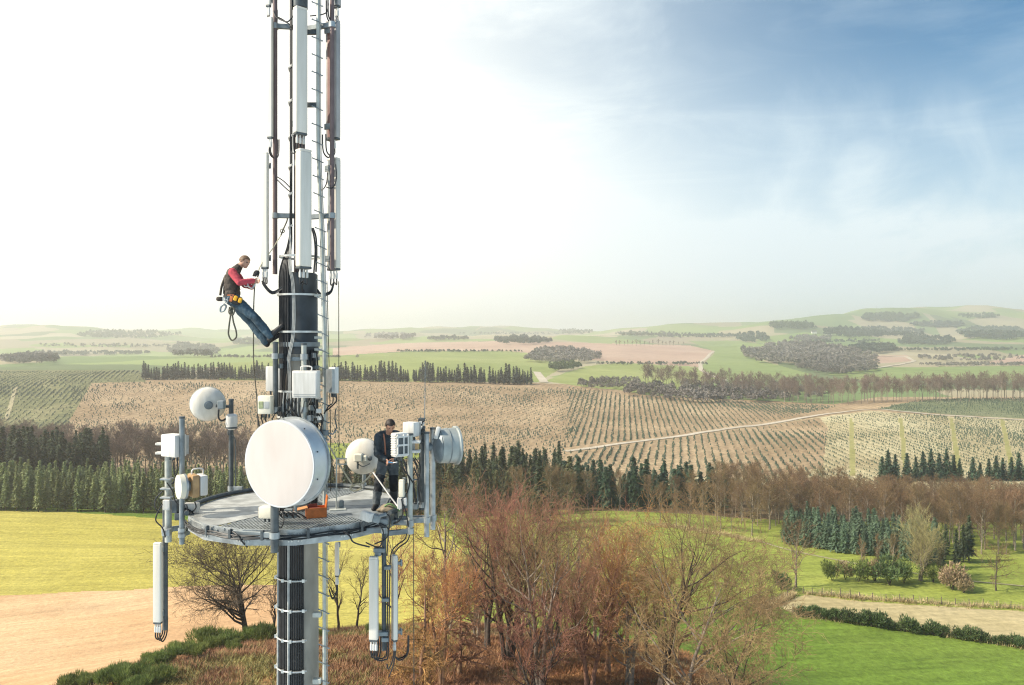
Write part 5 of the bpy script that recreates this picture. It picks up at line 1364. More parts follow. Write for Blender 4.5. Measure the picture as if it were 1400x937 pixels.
for k in range(3): cable(b, [W(352 + k * 5, 567, 14.45), W(353 + k * 5, 575, 14.42), W(355 + k * 6, 584, 14.42), W(360 + k * 5, 600, 14.45)], .012)
cable(b, [W(459, 538, 14.6), W(460, 548, 14.6), W(452, 557, 14.6), W(446, 562, 14.65)], .014); cable(b, [W(455, 538, 14.6), W(455, 550, 14.6), W(449, 556, 14.6), W(443, 566, 14.65)], .012)
build_split(b, 'loose_cable', M_BLK, t)
b = MB()
for k in range(6): cable(b, [W(388 + k * 5, 536, 14.52), W(387 + k * 5, 560, 14.5), W(390 + k * 5, 590, 14.5), W(390 + k * 5, 640, 14.55)], .012)
build_split(b, 'grey_cable', M_WCAB, t)
for k, (xp, yp, sx_, sz_) in enumerate([(435, 543, 6, 6), (436, 562, 7, 6), (437, 572, 6, 5), (424, 572, 9, 8)]):
    b = MB(); b.box(W(xp, yp, 14.5), (sx_ / FPX * 14.5, .07, sz_ / FPX * 14.5), bevel=.008); b.build('junction', M_BOX if k != 3 else M_GALD, t)
b = MB()
for k in range(7):
    d = -38 - k * 5; b.tube(spline([ring_pt(d, .37, zp(478)), ring_pt(d + random.uniform(-3, 3), .40, zp(500)), ring_pt(d + random.uniform(-5, 5), .41, zp(545)), ring_pt(d, .40, zp(600)), ring_pt(d, .38, -HD)], 5), random.choice([.009, .012, .015]), 6)
build_split(b, 'side_cable', M_BLK, t)
b = MB()
for (dg, yy, w_, h_) in ((-52, 486, .07, .10), (-58, 502, .09, .07), (-50, 516, .06, .12), (-60, 534, .10, .08), (-46, 556, .12, .10), (-30, 578, .16, .14), (10, 548, .08, .12), (38, 500, .07, .09)):
    b.box(ring_pt(dg, .42, zp(yy)), (w_, .08, h_), rot=Matrix.Rotation(math.radians(-dg), 3, 'Z'), bevel=.01)
build_split(b, 'splice_box', M_GALD, t)
# two pylons of small hardware on the ladder foot
t = thing('ladder_catch', 'grey steel catch and hook on the ladder above the platform', 'fitting', W(445, 595, 14.7)); b = MB()
b.box(W(444, 592, 14.65), (.14, .08, .10), bevel=.012); b.tube([W(448, 592, 14.65), W(455, 594, 14.6), W(460, 588, 14.6)], .014, 6); b.tube([W(448, 594, 14.65), W(453, 600, 14.62)], .012, 6); b.build('catch', M_GALD, t)
b = MB(); b.tube(spline([W(459, 560, 14.65), W(458, 572, 14.65), W(460, 584, 14.62), W(457, 590, 14.62)], 4), .011, 6); b.build('hook_strap', M_DARK, t)

# ---- platform kit: big dish at the front
BP = pole_thing('dish_pole', 'thick dark pole bolted to the platform front under the large dish', 375.5, 600, 755, 12.98, 11.2, M_DARK, arms=[(732, rim(20))])
nf = nvec(24)
fc = W(381, 634.5, 12.72)
big = dish('largest white drum dish facing the camera at the platform front', fc, nf, .695, .36, M_WHP, mat('dish_drum_steel', (.66, .68, .68), .38, .35, var=.08, scale=3))
b = MB()
for k in range(10):
    a = 2 * math.pi * k / 10 + .2; u = nf.orthogonal().normalized(); w = nf.cross(u); r = .70
    b.lathe([(0, .012), (.012, .012), (.014, 0)], fc - nf * .12 + (u * math.cos(a) + w * math.sin(a)) * r, (u * math.cos(a) + w * math.sin(a)), 6)
b.build('drum_rivet', M_DARK, big)
t = radio_box('cream equipment box standing under the large dish', W(368, 700, 13.55), (.30, .2, .2), 10, m=M_CRM, fins=False)
t = thing('foot_clutter', 'small dark cables and fittings under the large dish', 'cables', W(390, 700, 13.4)); b = MB()
for k in range(5): cable(b, [W(372 + 6 * k, 706, 13.6), W(376 + 6 * k, 700, 13.5), W(382 + 7 * k, 703, 13.45), W(386 + 8 * k, 708, 13.6)], .013)
cable(b, [W(386, 700, 13.4), W(388, 712, 13.3), W(384, 722, 13.2), W(380, 718, 13.2)], .010); build_split(b, 'loose_cable', M_BLK, t)
b = MB(); b.box(W(395, 702, 13.6), (.14, .1, .16), bevel=.01); b.box(W(404, 697, 13.6), (.05, .05, .28), bevel=.01); b.build('fitting', M_GALD, t)

# ---- left group
DKL = pole_thing('platform_pole', 'tall dark grey pole at the left rim carrying the small cream dish', 248.7, 570, 744, 14.3, 7.2, M_GALD, arms=[(731, rim(75)), (726, rim(80))], group='platform rim poles')
pole_thing('platform_pole', 'pale grey pole furthest left topped by a white radio unit', 230, 622, 741, 14.55, 9, M_GALL, arms=[(724, rim(84))], group='platform rim poles')
pole_thing('platform_pole', 'thin dark lower pole holding the long hanging panel on the left', 225.8, 690, 861, 14.75, 7, M_DARK, arms=[(724, rim(88))], group='platform rim poles')
radio_box('white radio unit clamped on top of the pale left pole', W(237.5, 609, 14.4), (.38, .26, .40), 28)
t = thing('pole_clamps', 'white clamp bars sticking out left of the pale left pole', 'clamp', W(222, 610, 14.5)); b = MB()
for yy in (607, 619.5): b.box(W(221, yy, 14.5), (.20, .10, .045), bevel=.008)
b.build('clamp_bar', M_BOX, t)
for yy in (655, 668, 680):
    b = MB(); b.box(W(228, yy, 14.45), (.20, .14, .03), bevel=.006); b.build('bolt_bar', M_GALV, t)
nf2 = nvec(52); c2 = W(243.5, 666, 13.98)
ds = dish('small cream drum dish clamped to the dark left pole', c2, nf2, .212, .10, M_CRM, M_CRM, backd=.05, seam=False)
t = thing('radio_unit', 'tan and white radio behind the small cream dish, with carrying loop', 'radio box', W(262, 665, 14.15), 'tan radio'); n = nf2; s = Vector((-n.y, n.x, 0)); R_ = Matrix((s, -n, Vector((0, 0, 1)))).transposed()
b = MB(); b.box(c2 - n * .26, (.33, .13, .40), rot=R_, bevel=.03, seg=2); b.build('tan_mount', M_TAN, t)
b = MB(); b.box(c2 - n * .40, (.32, .14, .36), rot=R_, bevel=.03, seg=2); b.build('housing', M_BOX, t)
p = c2 - n * .33 + Vector((0, 0, .19)); b = MB(); b.tube(spline([p - n * .1, p - n * .08 + Vector((0, 0, .09)), p + n * .08 + Vector((0, 0, .09)), p + n * .1], 4), .014, 6); b.build('handle', M_BOX, t)
panel('long white panel antenna hanging below the left rim of the platform', 209, 222.5, 742, 853, 14.55, .15, .09, 5, conns=3)
t = thing('cable_bundle', 'black cables sagging from the left poles to the deck', 'cables', W(240, 700, 14.4)); b = MB()
for pts in ([(222, 690), (216, 700), (213, 712), (222, 722), (226, 735)], [(228, 660), (236, 672), (240, 686), (250, 694), (262, 700), (275, 718)], [(236, 628), (238, 645), (240, 655), (236, 662)], [(242, 628), (243, 642), (239, 656), (234, 662)], [(255, 690), (259, 706), (266, 716), (276, 722), (300, 727)], [(222, 672), (213, 682), (212, 694), (218, 702)], [(266, 686), (268, 694), (262, 700), (256, 698)]):
    cable(b, [W(x, y, 14.25 + .02 * i) for i, (x, y) in enumerate(pts)], .012)
build_split(b, 'sagging_cable', M_BLK, t)
for k, (x, y, w, h, m) in enumerate([(229, 690, 10, 14, M_BOX), (240, 692, 8, 18, M_DARK), (262, 694, 20, 12, M_BOX), (244, 706, 8, 10, M_DARK), (228, 728, 11, 9, M_GALV)]):
    b = MB(); b.box(W(x, y, 14.4), (w / FPX * 14.4, .12, h / FPX * 14.4), bevel=.012); b.build('junction_box', m, t)
# domed dish at the back left
pole_thing('platform_pole', 'dark slim pole at the back left rim under the round white dish', 316, 546, 676, 16.3, 6.4, M_DARK, arms=[(668, rim(130))], group='platform rim poles')
dn = Vector((.42, -.9, -.05)).normalized(); dc = W(284, 552.5, 16.25)
dm = domed('round white dish seen from its bulging back on the left pole', dc, dn, .345, .20)
t = thing('radio_unit', 'dark radio head joining the round left dish to its pole', 'radio box', W(302, 555, 16.1), 'dish radios')
b = MB(); b.box(W(303, 553.5, 16.0), (.13, .14, .17), bevel=.015); b.build('housing', M_GALD, t)
b = MB(); b.tube([W(295, 555, 15.98), W(303, 556, 16.05), W(313, 556, 16.2)], .03, 8); b.build('mount_arm', M_DARK, t)
b = MB(); cable(b, [W(299, 560, 16.0), W(299, 572, 15.98), W(305, 575, 16.0), W(313, 568, 16.15)], .018); b.build('cable', M_BLK, t)
t = thing('junction_drum', 'white rounded unit strapped to the slim pole beside the round dish', 'radio box', W(317, 577, 16.1))
b = MB(); c = W(316.5, 577, 16.1); b.lathe([(0, -.16), (.06, -.16), (.10, -.12), (.12, 0), (.115, .12), (.08, .16), (0, .165)], c, (0, 0, 1), 18); b.build('drum_body', M_BOX, t)
b = MB(); b.lathe([(.101, -.13), (.115, -.13), (.115, -.10), (.108, -.10)], c, (0, 0, 1), 18); cable(b, [W(313, 586, 16.1), W(312, 594, 16.15), W(321, 600, 16.2), W(322, 630, 16.25), W(322, 672, 16.3)], .012); b.build('band_and_cable', M_DARK, t)

# ---- right group
pole_thing('platform_pole', 'greenish pale grey pole standing in front of the black pole', 560.7, 593, 729, 14.3, 7.2, M_GALL, arms=[(726, rim(-62)), (715, rim(-70))], group='platform rim poles')
bp = pole_thing('antenna_pole', 'black pole with connectors and a thin whip on the right rim', 577, 583, 697, 14.75, 8, M_DARK, arms=[(690, rim(-78))], group='platform rim poles')
b = MB()
for (y, w, h) in ((574, 9, 5), (579, 6, 6), (585, 10, 4), (591, 8, 4), (604, 9, 3)): b.box(W(576.5, y, 14.7), (w / FPX * 14.7, .1, h / FPX * 14.7), bevel=.01)
build_split(b, 'connector', M_DARK, bp)
b = MB(); b.tube([W(573, 590, 14.65), W(580, 578, 14.65)], .016, 6); b.box(W(575, 578, 14.62), (.05, .05, .05)); b.build('white_tie', M_BOX, bp)
b = MB(); b.tube([W(580.5, 575, 14.7), W(581, 540, 14.7), W(581.3, 494, 14.7)], [.010, .008, .005], 6); b.build('whip', M_GALD, bp)
pole_thing('platform_pole', 'left of the two long twin grey poles at the right rim', 583.5, 591, 734, 14.55, 7.2, M_GALV, arms=[(711, rim(-74))], group='platform rim poles')
pole_thing('platform_pole', 'right of the two long twin grey poles at the right rim', 591.8, 585, 724, 14.75, 7.4, M_GALV, arms=[(708, rim(-80))], group='platform rim poles')
rd = nvec(-114); drum_c = W(622, 609, 14.95)
M_DRG = mat('drum_grey', (.40, .44, .42), .5, .15, var=.1, scale=4)
dd_ = thing('drum_dish', 'grey drum dish seen from the side at the right rim', 'dish antenna', drum_c, 'microwave dishes')
b = MB(); b.lathe([(.30, -.33), (.315, -.32), (.325, -.18), (.33, -.02), (.362, 0), (.362, .035), (.345, .035), (.34, -.02)], drum_c, rd, 56); b.build('drum', M_DRG, dd_)
b = MB(); b.lathe([(0, -.012), (.339, -.012), (.339, .0), (0, .012)], drum_c, rd, 48); b.build('radome_face', M_GRYR, dd_)
b = MB(); b.lathe([(.299, -.325), (.315, -.345), (.30, -.36), (.20, -.43), (.08, -.46), (.08, -.56), (0, -.56)], drum_c, rd, 48); b.build('dish_back', M_GALD, dd_)
b = MB(); b.lathe([(.332, -.175), (.337, -.172), (.337, -.160), (.332, -.157)], drum_c, rd, 48); b.build('seam_band', M_GALD, dd_)
t = thing('radio_unit', 'small white wedge unit above the twin poles beside the grey drum', 'radio box', W(597, 590, 14.7), 'white radio units'); b = MB(); b.box(W(598, 592, 14.68), (.08, .16, .22), rot=Matrix.Rotation(.25, 3, 'Y'), bevel=.02, seg=2); b.build('housing', M_BOX, t)
b = MB(); b.tube([W(592, 600, 14.7), W(602, 606, 14.85)], .03, 8); b.build('mount_arm', M_GALD, t)
rb_ = radio_box('large white radio unit with an open side frame in front of the standing worker', W(546.5, 608, 14.15), (.17, .26, .42), 52, fins=False)
n = nvec(52); s = Vector((-n.y, n.x, 0)); c = W(546.5, 608, 14.15); R_ = Matrix((s, -n, Vector((0, 0, 1)))).transposed()
b = MB(); b.box(c + s * .091, (.012, .20, .33), rot=R_); b.build('dark_recess', M_DARK, rb_, smooth=0)
b = MB()
for f in (-.10, .02, .11): b.box(c + s * .104 - n * f, (.03, .022, .38), rot=R_, bevel=.004)
for f in (-.17, .0, .15): b.box(c + s * .101 + Vector((0, 0, f)), (.026, .26, .035), rot=R_, bevel=.004)
build_split(b, 'frame_bar', M_BOX, rb_)
b = MB()
for k in range(9): b.box(c + n * .134 + Vector((0, 0, -.17 + .0425 * k)), (.15, .016, .014), rot=R_)
b.build('front_ribs', M_BOX, rb_, smooth=0)
radio_box('upper white radio unit on the black pole beside the worker', W(562, 587, 14.45), (.24, .2, .26), 25)
t = thing('radio_mount', 'white clamp frame joining the radio unit to the grey pole', 'clamp', W(560, 610, 14.3)); b = MB()
for yy in (604, 617): b.box(W(566, yy, 14.35), (.24, .16, .05), bevel=.01)
b.box(W(566, 610, 14.4), (.1, .1, .2), bevel=.01); b.build('clamp_bar', M_BOX, t)
b = MB(); b.box(W(570, 610, 14.33), (.06, .06, .12)); b.build('spacer', M_TAN, t)
panel('short cream panel standing upright by the worker boots', 545.5, 553, 656, 682, 14.25, .10, .07, 15, mfront=M_CRM, conns=2, tails=False, name='small_antenna')
t = thing('bracket_feet', 'white bracket feet and hooks at the base of the right poles', 'clamp', W(553, 690, 14.3)); b = MB()
b.box(W(547, 688, 14.25), (.09, .1, .20), bevel=.01); b.box(W(554, 686, 14.25), (.06, .08, .14), bevel=.01); b.build('white_foot', M_BOX, t)
b = MB(); b.tube([W(571, 657, 14.5), W(571, 690, 14.5)], .016, 6); b.tube([W(562, 656, 14.4), W(573, 656, 14.5)], .014, 6); b.box(W(568, 692, 14.55), (.11, .12, .12), bevel=.02); b.build('steel_hook', M_GALD, t)
t = thing('cable_bundle', 'black cables hanging around the right hand poles', 'cables', W(555, 650, 14.3)); b = MB()
for pts in ([(548, 628), (551, 640), (558, 650), (566, 662)], [(552, 628), (556, 644), (560, 660), (556, 676)], [(549, 682), (551, 700), (546, 712), (538, 716)], [(556, 730), (553, 738), (542, 746), (535, 756), (533, 775)], [(560, 732), (556, 741), (545, 749), (538, 760), (537, 775)], [(552, 690), (556, 705), (558, 720)], [(566, 640), (572, 655), (575, 672)]):
    cable(b, [W(x, y, 14.15 + .04 * i) for i, (x, y) in enumerate(pts)], .013)
for k in range(6): cable(b, [W(555 + k * 2.5, 626, 14.4), W(558 + k * 3 + random.uniform(-4, 4), 640, 14.4), W(560 + k * 2 + random.uniform(-4, 4), 660, 14.45), W(566 + k * 2, 690, 14.5)], .01)
build_split(b, 'hanging_cable', M_BLK, t)
dn = Vector((-.05, -1, .06)).normalized(); dc = W(496.5, 624, 16.3)
domed('round white dish seen from behind just left of the standing worker', dc, dn, .365, .19)
t = thing('radio_unit', 'cream radio and black plug fixed to the back of the right round dish', 'radio box', W(492, 625, 16.0), 'dish radios')
b = MB(); b.box(W(490, 626, 16.0), (.17, .14, .16), bevel=.02); b.box(W(499, 627, 16.0), (.09, .1, .12), bevel=.02); b.build('housing', M_CRM, t)
b = MB(); b.box(W(506, 627, 16.02), (.07, .1, .09), bevel=.02); b.tube([W(489, 632, 15.95), W(489, 641, 15.95)], .022, 8); cable(b, [W(489, 634, 15.95), W(496, 638, 15.95), W(506, 634, 15.98)], .010); b.build('plug', M_DARK, t)
pole_thing('platform_pole', 'short grey pole at the back rim holding the right round dish', 497.5, 612, 672, 16.75, 5, M_GALD, arms=[(664, rim(-152))], group='platform rim poles')
# hanging twin panels
pole_thing('platform_pole', 'dark pole hanging below the right rim between twin panels', 525, 706, 889, 13.72, 6.4, M_DARK, arms=[(725, rim(-48))], group='platform rim poles')
panel('left and wider of the twin white panels hanging below the right rim', 504, 518, 761, 877, 13.6, .155, .09, 8, conns=3)
panel('right and narrower of the twin white panels hanging below the right rim', 535.5, 543, 759, 877, 13.75, .12, .08, 60, conns=2)
t = thing('clamp_set', 'grey clamps and black jumpers on the hanging pole', 'clamp', W(525, 760, 13.7)); b = MB()
for (x, y, w, h) in ((519, 752, 16, 6), (517, 757, 9, 6), (530, 776, 9, 5), (527, 820, 10, 5), (524, 866, 14, 6), (527, 874, 10, 6), (524, 713, 14, 8)): b.box(W(x, y, 13.68), (w / FPX * 13.7, .1, h / FPX * 13.7), bevel=.01)
build_split(b, 'clamp', M_GALD, t)
b = MB()
for pts in ([(512, 893), (517, 900), (525, 899), (529, 885), (530, 780)], [(508, 893), (514, 902), (526, 902), (531, 888), (533, 775)], [(539, 890), (536, 905), (531, 915), (529, 908)], [(541, 890), (538, 908), (532, 925)], [(524, 700), (533, 708), (531, 730), (529, 760)], [(518, 716), (524, 728), (521, 745), (515, 748), (500, 742)], [(514, 714), (530, 722), (528, 736), (512, 744)]):
    cable(b, [W(x, y, 13.6 + .015 * i) for i, (x, y) in enumerate(pts)], .012)
build_split(b, 'jumper_cable', M_BLK, t)
radio_box('white tilted box lying on the platform edge by the hanging pole', W(501.5, 706, 13.45), (.20, .13, .15), 0, fins=False, rot=Matrix.Rotation(.25, 3, 'Y') @ Matrix.Rotation(-.4, 3, 'Z'), name='junction_box', group=None)
t = thing('connector_block', 'dark connector block beside the white tilted box', 'fitting', W(515, 710, 13.45)); b = MB(); b.box(W(515, 709, 13.5), (.13, .12, .14), rot=Matrix.Rotation(.3, 3, 'Y'), bevel=.015); b.tube([W(518, 706, 13.45), W(528, 703, 13.5)], .03, 8); b.build('block', M_GALD, t)
panel('slim white panel hanging behind the mast under the platform', 458, 463.5, 742, 789, 16.3, .085, .06, 10, conns=2, tails=[W(461, 806, 16.3), W(455, 818, 16.25), W(450, 806, 16.2)], name='small_antenna')

# ---- loose things on the deck
def deck_pt(x, y): Y = HD * FPX / (y - CY); return W(x, y, Y)
p = deck_pt(432, 707); t = thing('tool_case', 'open orange tool case on the grating in front of the mast', 'tool case', p)
R_ = Matrix.Rotation(.35, 3, 'Z'); q = lambda x, y, z: p + R_ @ Vector((x, y, z))
b = MB(); w, d, h, th = .34, .22, .17, .012
b.box(q(0, 0, .015), (w, d, .02), rot=R_)
b.box(q(0, -d / 2, h / 2 + .01), (w, th, h), rot=R_); b.box(q(0, d / 2, h / 2 + .01), (w, th, h), rot=R_)
b.box(q(-w / 2, 0, h / 2 + .01), (th, d - .014, h), rot=R_); b.box(q(w / 2, 0, h / 2 + .01), (th, d - .014, h), rot=R_); b.build('case_body', M_ORG, t, smooth=0)
b = MB(); b.box(q(w / 2 + .015, .03, .27), (.014, d * .95, .20), rot=R_ @ Matrix.Rotation(.12, 3, 'Y')); b.build('raised_flap', M_ORG, t, smooth=0)
b = MB(); b.box(q(-w / 2 - .10, -.02, h + .0), (.24, d * .9, .014), rot=R_ @ Matrix.Rotation(-.18, 3, 'Y')); b.build('open_flap', M_ORI, t, smooth=0)
b = MB(); b.box(q(-.02, .02, h * .8), (.22, .1, .05), rot=R_, bevel=.015); b.box(q(-.05, .07, h), (.16, .02, .10), rot=R_); b.build('tool_tray', mat('dark_red_tools', (.22, .05, .03), .6), t)
p = deck_pt(460, 697); t = thing('stand', 'thin grey tube stand with a loop top on a flat base plate', 'stand', p); b = MB()
b.tube([p + Vector((0, 0, .01)), p + Vector((0, 0, .94))], .014, 8); b.tube([p + Vector((0, 0, .94)), p + Vector((.19, .0, .94)), p + Vector((.19, 0, .84)), p + Vector((.02, 0, .84))], .013, 6); b.build('tube', M_GALL, t)
b = MB(); b.box(p + Vector((.02, 0, .012)), (.30, .26, .016), rot=Matrix.Rotation(.3, 3, 'Z')); b.build('base_plate', M_GALL, t)
b = MB(); b.box(p + Vector((.05, .15, .08)), (.10, .10, .14), rot=Matrix.Rotation(.3, 3, 'Z'), bevel=.02); b.build('clamp_block', M_GALD, t)
def bag():
    p = deck_pt(531, 700); t = thing('tool_bag', 'limp khaki canvas tool bag lying at the worker feet', 'bag', p); g = np.random.default_rng(3)
    bm = bmesh.new(); bmesh.ops.create_icosphere(bm, subdivisions=4, radius=1)
    for v in bm.verts:
        c = v.co; f = 1 + .22 * float(fbm(c.x * 2.1 + 5, c.y * 2.1 + c.z * 1.7, 3)); sl = .6 + .4 * (c.x > 0) * c.x
        v.co = Vector((c.x * .205 * f, c.y * .14 * f, max(-.0, (c.z * .5 + .5)) * .16 * f * (1 - .35 * abs(c.x))))
        v.co.z += .02 * math.sin(c.x * 9 + c.y * 5)
    b = MB(); b.add([p + v.co for v in bm.verts], [[v.index for v in f.verts] for f in bm.faces]); bm.free(); b.build('canvas_body', mat('khaki_canvas', (.33, .27, .19), .9, var=.25, scale=9, bump=.4), t, smooth=60)
    b = MB(); b.tube(spline([p + Vector((-.05, -.10, .12)), p + Vector((.04, -.12, .17)), p + Vector((.15, -.1, .10)), p + Vector((.22, -.08, .03))], 4), .018, 6); b.build('green_strap', mat('green_strap', (.22, .36, .14), .8), t)
    b = MB(); b.tube(spline([p + Vector((-.02, -.06, .14)), p + Vector((.03, -.02, .24)), p + Vector((.15, -.03, .16)), p + Vector((.2, -.05, .05))], 4), .02, 6); b.build('dark_strap', M_DARK, t)
bag()
# ropes
t = thing('tether_rope', 'pale yellow tether rope knotted between the ladder and the worker', 'rope', W(450, 610, 14.8)); b = MB()
cable(b, [W(449, 608, 14.75), W(457, 622, 14.78), W(470, 645, 14.8), W(482, 663, 14.82)], .016)
cable(b, [W(482, 663, 14.82), W(479, 668, 14.80), W(484, 671, 14.78), W(493, 668, 14.8), W(491, 662, 14.83), W(483, 664, 14.85), W(480, 666, 14.8)], .018)
cable(b, [W(490, 664, 14.82), W(499, 658, 14.85), W(509, 647, 14.86), W(512, 641, 14.85)], .018); b.build('rope', M_ROPE, t)
t = thing('tether_rope', 'thin white tether line from the worker knee down to the deck edge', 'rope', W(512, 647, 14.7)); b = MB()
cable(b, [W(510, 646, 14.72), W(520, 660, 14.55), W(535, 681, 14.35), W(547, 697, 14.2)], .013); b.build('rope', mat('white_line', (.72, .70, .66), .8), t)
t = thing('work_rope', 'long dark rope dropping from the climbing worker past the mast', 'rope', W(347, 420, 14.9)); b = MB()
cable(b, [W(349, 384, 14.75), W(347.5, 402, 14.8), W(346.5, 440, 14.85), W(347, 500, 14.9), W(351, 545, 14.9), W(353, 600, 14.95), W(353, 672, 15.0)], .011); b.build('rope', M_ROPD, t)
t = thing('work_rope', 'pale taut line from the worker harness up to the mast bundle', 'rope', W(357, 362, 14.75)); b = MB()
cable(b, [W(352, 378, 14.7), W(356, 364, 14.72), W(372, 341, 14.74), W(384, 322, 14.75)], .009); b.build('rope', M_ROPE, t)
b = MB(); cable(b, [W(384, 322, 14.75), W(388, 312, 14.75), W(392, 303, 14.76), W(393, 298, 14.78)], .013); b.lathe([(.03, -.008), (.045, 0), (.03, .008)], W(386, 316, 14.74), (.3, -1, .1), 14); b.build('sling', M_ROPD, t)
for k, (x0, x1, lab) in enumerate([(463, 463.5, 'thin vertical line right of the mast beside the ladder'), (447, 452, 'second thin line slanting beside the ladder rail')]):
    t = thing('guide_line', lab, 'rope', W(x0, 480, 14.8), 'thin lines right of the mast'); b = MB(); b.tube([W(x0, 385, 14.85), W((x0 + x1) / 2, 480, 14.82), W(x1, 590, 14.8), W(x1, 672, 15.2)], .008, 5); b.build('line', M_ROPD, t)
t = thing('guide_line', 'thin dark line hanging down from the twin grey poles', 'rope', W(566, 760, 14.4), 'thin lines right of the mast'); b = MB(); b.tube([W(565, 722, 14.4), W(565.5, 800, 14.4), W(566, 960, 14.5)], .008, 5); b.build('line', M_ROPD, t)
# ================================================================ people
M_SKIN = mat('skin', (.52, .29, .20), .55, 0, var=.08, scale=14)
M_HAIRD = mat('hair_dark', (.035, .024, .018), .6, 0, var=.25, scale=40)
M_HAIRB = mat('hair_brown', (.16, .095, .05), .6, 0, var=.25, scale=40)
M_JKT = mat('navy_jacket', (.040, .058, .070), .8, 0, var=.25, scale=7, bump=.5, bscale=16)
M_TRG = mat('grey_work_trousers', (.12, .14, .15), .85, 0, var=.2, scale=7, bump=.5, bscale=16)
M_TRB = mat('black_knee_panels', (.022, .026, .03), .85, 0, var=.2, scale=7, bump=.5, bscale=16)
M_JEAN = mat('blue_work_trousers', (.055, .10, .135), .85, 0, var=.25, scale=7, bump=.5, bscale=16)
M_RSLV = mat('red_sleeve', (.56, .075, .10), .85, 0, var=.15, scale=8, bump=.4, bscale=16)
M_VEST = mat('dark_brown_vest', (.075, .058, .045), .8, 0, var=.25, scale=7, bump=.5, bscale=16)
M_SHOE = mat('black_boots', (.02, .02, .021), .6, 0, var=.2, scale=10)
M_EYE = mat('eye', (.02, .015, .012), .3)
M_YEL = mat('yellow_pouch', (.80, .42, .02), .55, 0, var=.08, scale=10)
M_WEB = mat('harness_webbing', (.025, .025, .027), .8, 0, var=.2, scale=20)
M_ORW = mat('orange_webbing', (.60, .20, .08), .8, 0, var=.12, scale=20)
M_ALU = mat('carabiner_alloy', (.62, .62, .6), .3, .8, var=.08, scale=20)

def capsule(mb, a, b, ra, rb, n=14):
    a, b = Vector(a), Vector(b); d = b - a; L_ = max(d.length, 1e-4); pr = [(0, -ra)]
    for k in range(1, 5): q = k / 4 * math.pi / 2; pr.append((ra * math.sin(q), -ra * math.cos(q)))
    for k in range(0, 4): q = k / 4 * math.pi / 2; pr.append((rb * math.cos(q), L_ + rb * math.sin(q)))
    pr.append((0, L_ + rb)); mb.lathe(pr, a, d if d.length > 1e-6 else (0, 0, 1), n)
class Body:
    def __init__(s): s.p = []
    def add(s, a, b, ra, rb, m): s.p.append((Vector(a), Vector(b), ra, rb, m)); return s
    def chain(s, pts, rs, m):
        for i in range(len(pts) - 1): s.add(pts[i], pts[i + 1], rs[i], rs[i + 1], m)
    def build(s, name, parent, voxel=.008, smooth_it=4):
        b = MB()
        for (a, c, ra, rb, m) in s.p: capsule(b, a, c, ra, rb)
        off = Vector(parent.location); me = bpy.data.meshes.new(name)
        me.from_pydata([(v[0] - off.x, v[1] - off.y, v[2] - off.z) for v in b.v], [], b.f)
        o = bpy.data.objects.new(name, me); COL.objects.link(o)
        md = o.modifiers.new('r', 'REMESH'); md.mode = 'VOXEL'; md.voxel_size = voxel
        sm = o.modifiers.new('s', 'SMOOTH'); sm.factor = .5; sm.iterations = smooth_it
        dg = bpy.context.evaluated_depsgraph_get(); dg.update()
        m2 = bpy.data.meshes.new_from_object(o.evaluated_get(dg)); o.modifiers.clear(); o.data = m2
        n = len(m2.polygons); c = np.empty(n * 3, np.float32); m2.polygons.foreach_get('center', c); c = c.reshape(-1, 3) + np.array(off)
        best = np.full(n, 1e9); bi = np.zeros(n, int); mats = []
        for (a, e, ra, rb, m) in s.p:
            if m not in mats: mats.append(m)
            A = np.array(a); E = np.array(e); d = E - A; l2 = max(1e-9, d @ d); t = np.clip(((c - A) @ d) / l2, 0, 1)
            dist = np.linalg.norm(c - (A + t[:, None] * d), axis=1) - (ra + (rb - ra) * t)
            q = dist < best; best[q] = dist[q]; bi[q] = mats.index(m)
        m2.materials.clear()
        for m in mats: m2.materials.append(m)
        m2.polygons.foreach_set('material_index', bi.astype(np.int32)); m2.shade_smooth()
        # cloth folds
        nv = len(m2.vertices); v = np.empty(nv * 3, np.float32); m2.vertices.foreach_get('co', v); v = v.reshape(-1, 3)
        nn = np.empty(nv * 3, np.float32); m2.vertices.foreach_get('normal', nn); nn = nn.reshape(-1, 3)
        cl = np.zeros(nv, bool); li = np.empty(len(m2.loops), np.int32); m2.loops.foreach_get('vertex_index', li)
        lt = np.empty(n, np.int32); m2.polygons.foreach_get('loop_total', lt); fb = np.repeat(bi, lt)
        cloth = [mats.index(m) for m in mats if m not in (M_SKIN, M_EYE, M_SHOE, M_HAIRB, M_HAIRD)]
        cl[li[np.isin(fb, cloth)]] = True
        f = fbm(v[:, 0] * 11 + v[:, 2] * 7 + 3, v[:, 2] * 12 - v[:, 0] * 5 + v[:, 1] * 9, 3) * .016
        v[cl] += nn[cl] * f[cl][:, None]; m2.vertices.foreach_set('co', v.astype(np.float32).ravel()); m2.update()
        o.parent = parent; return o

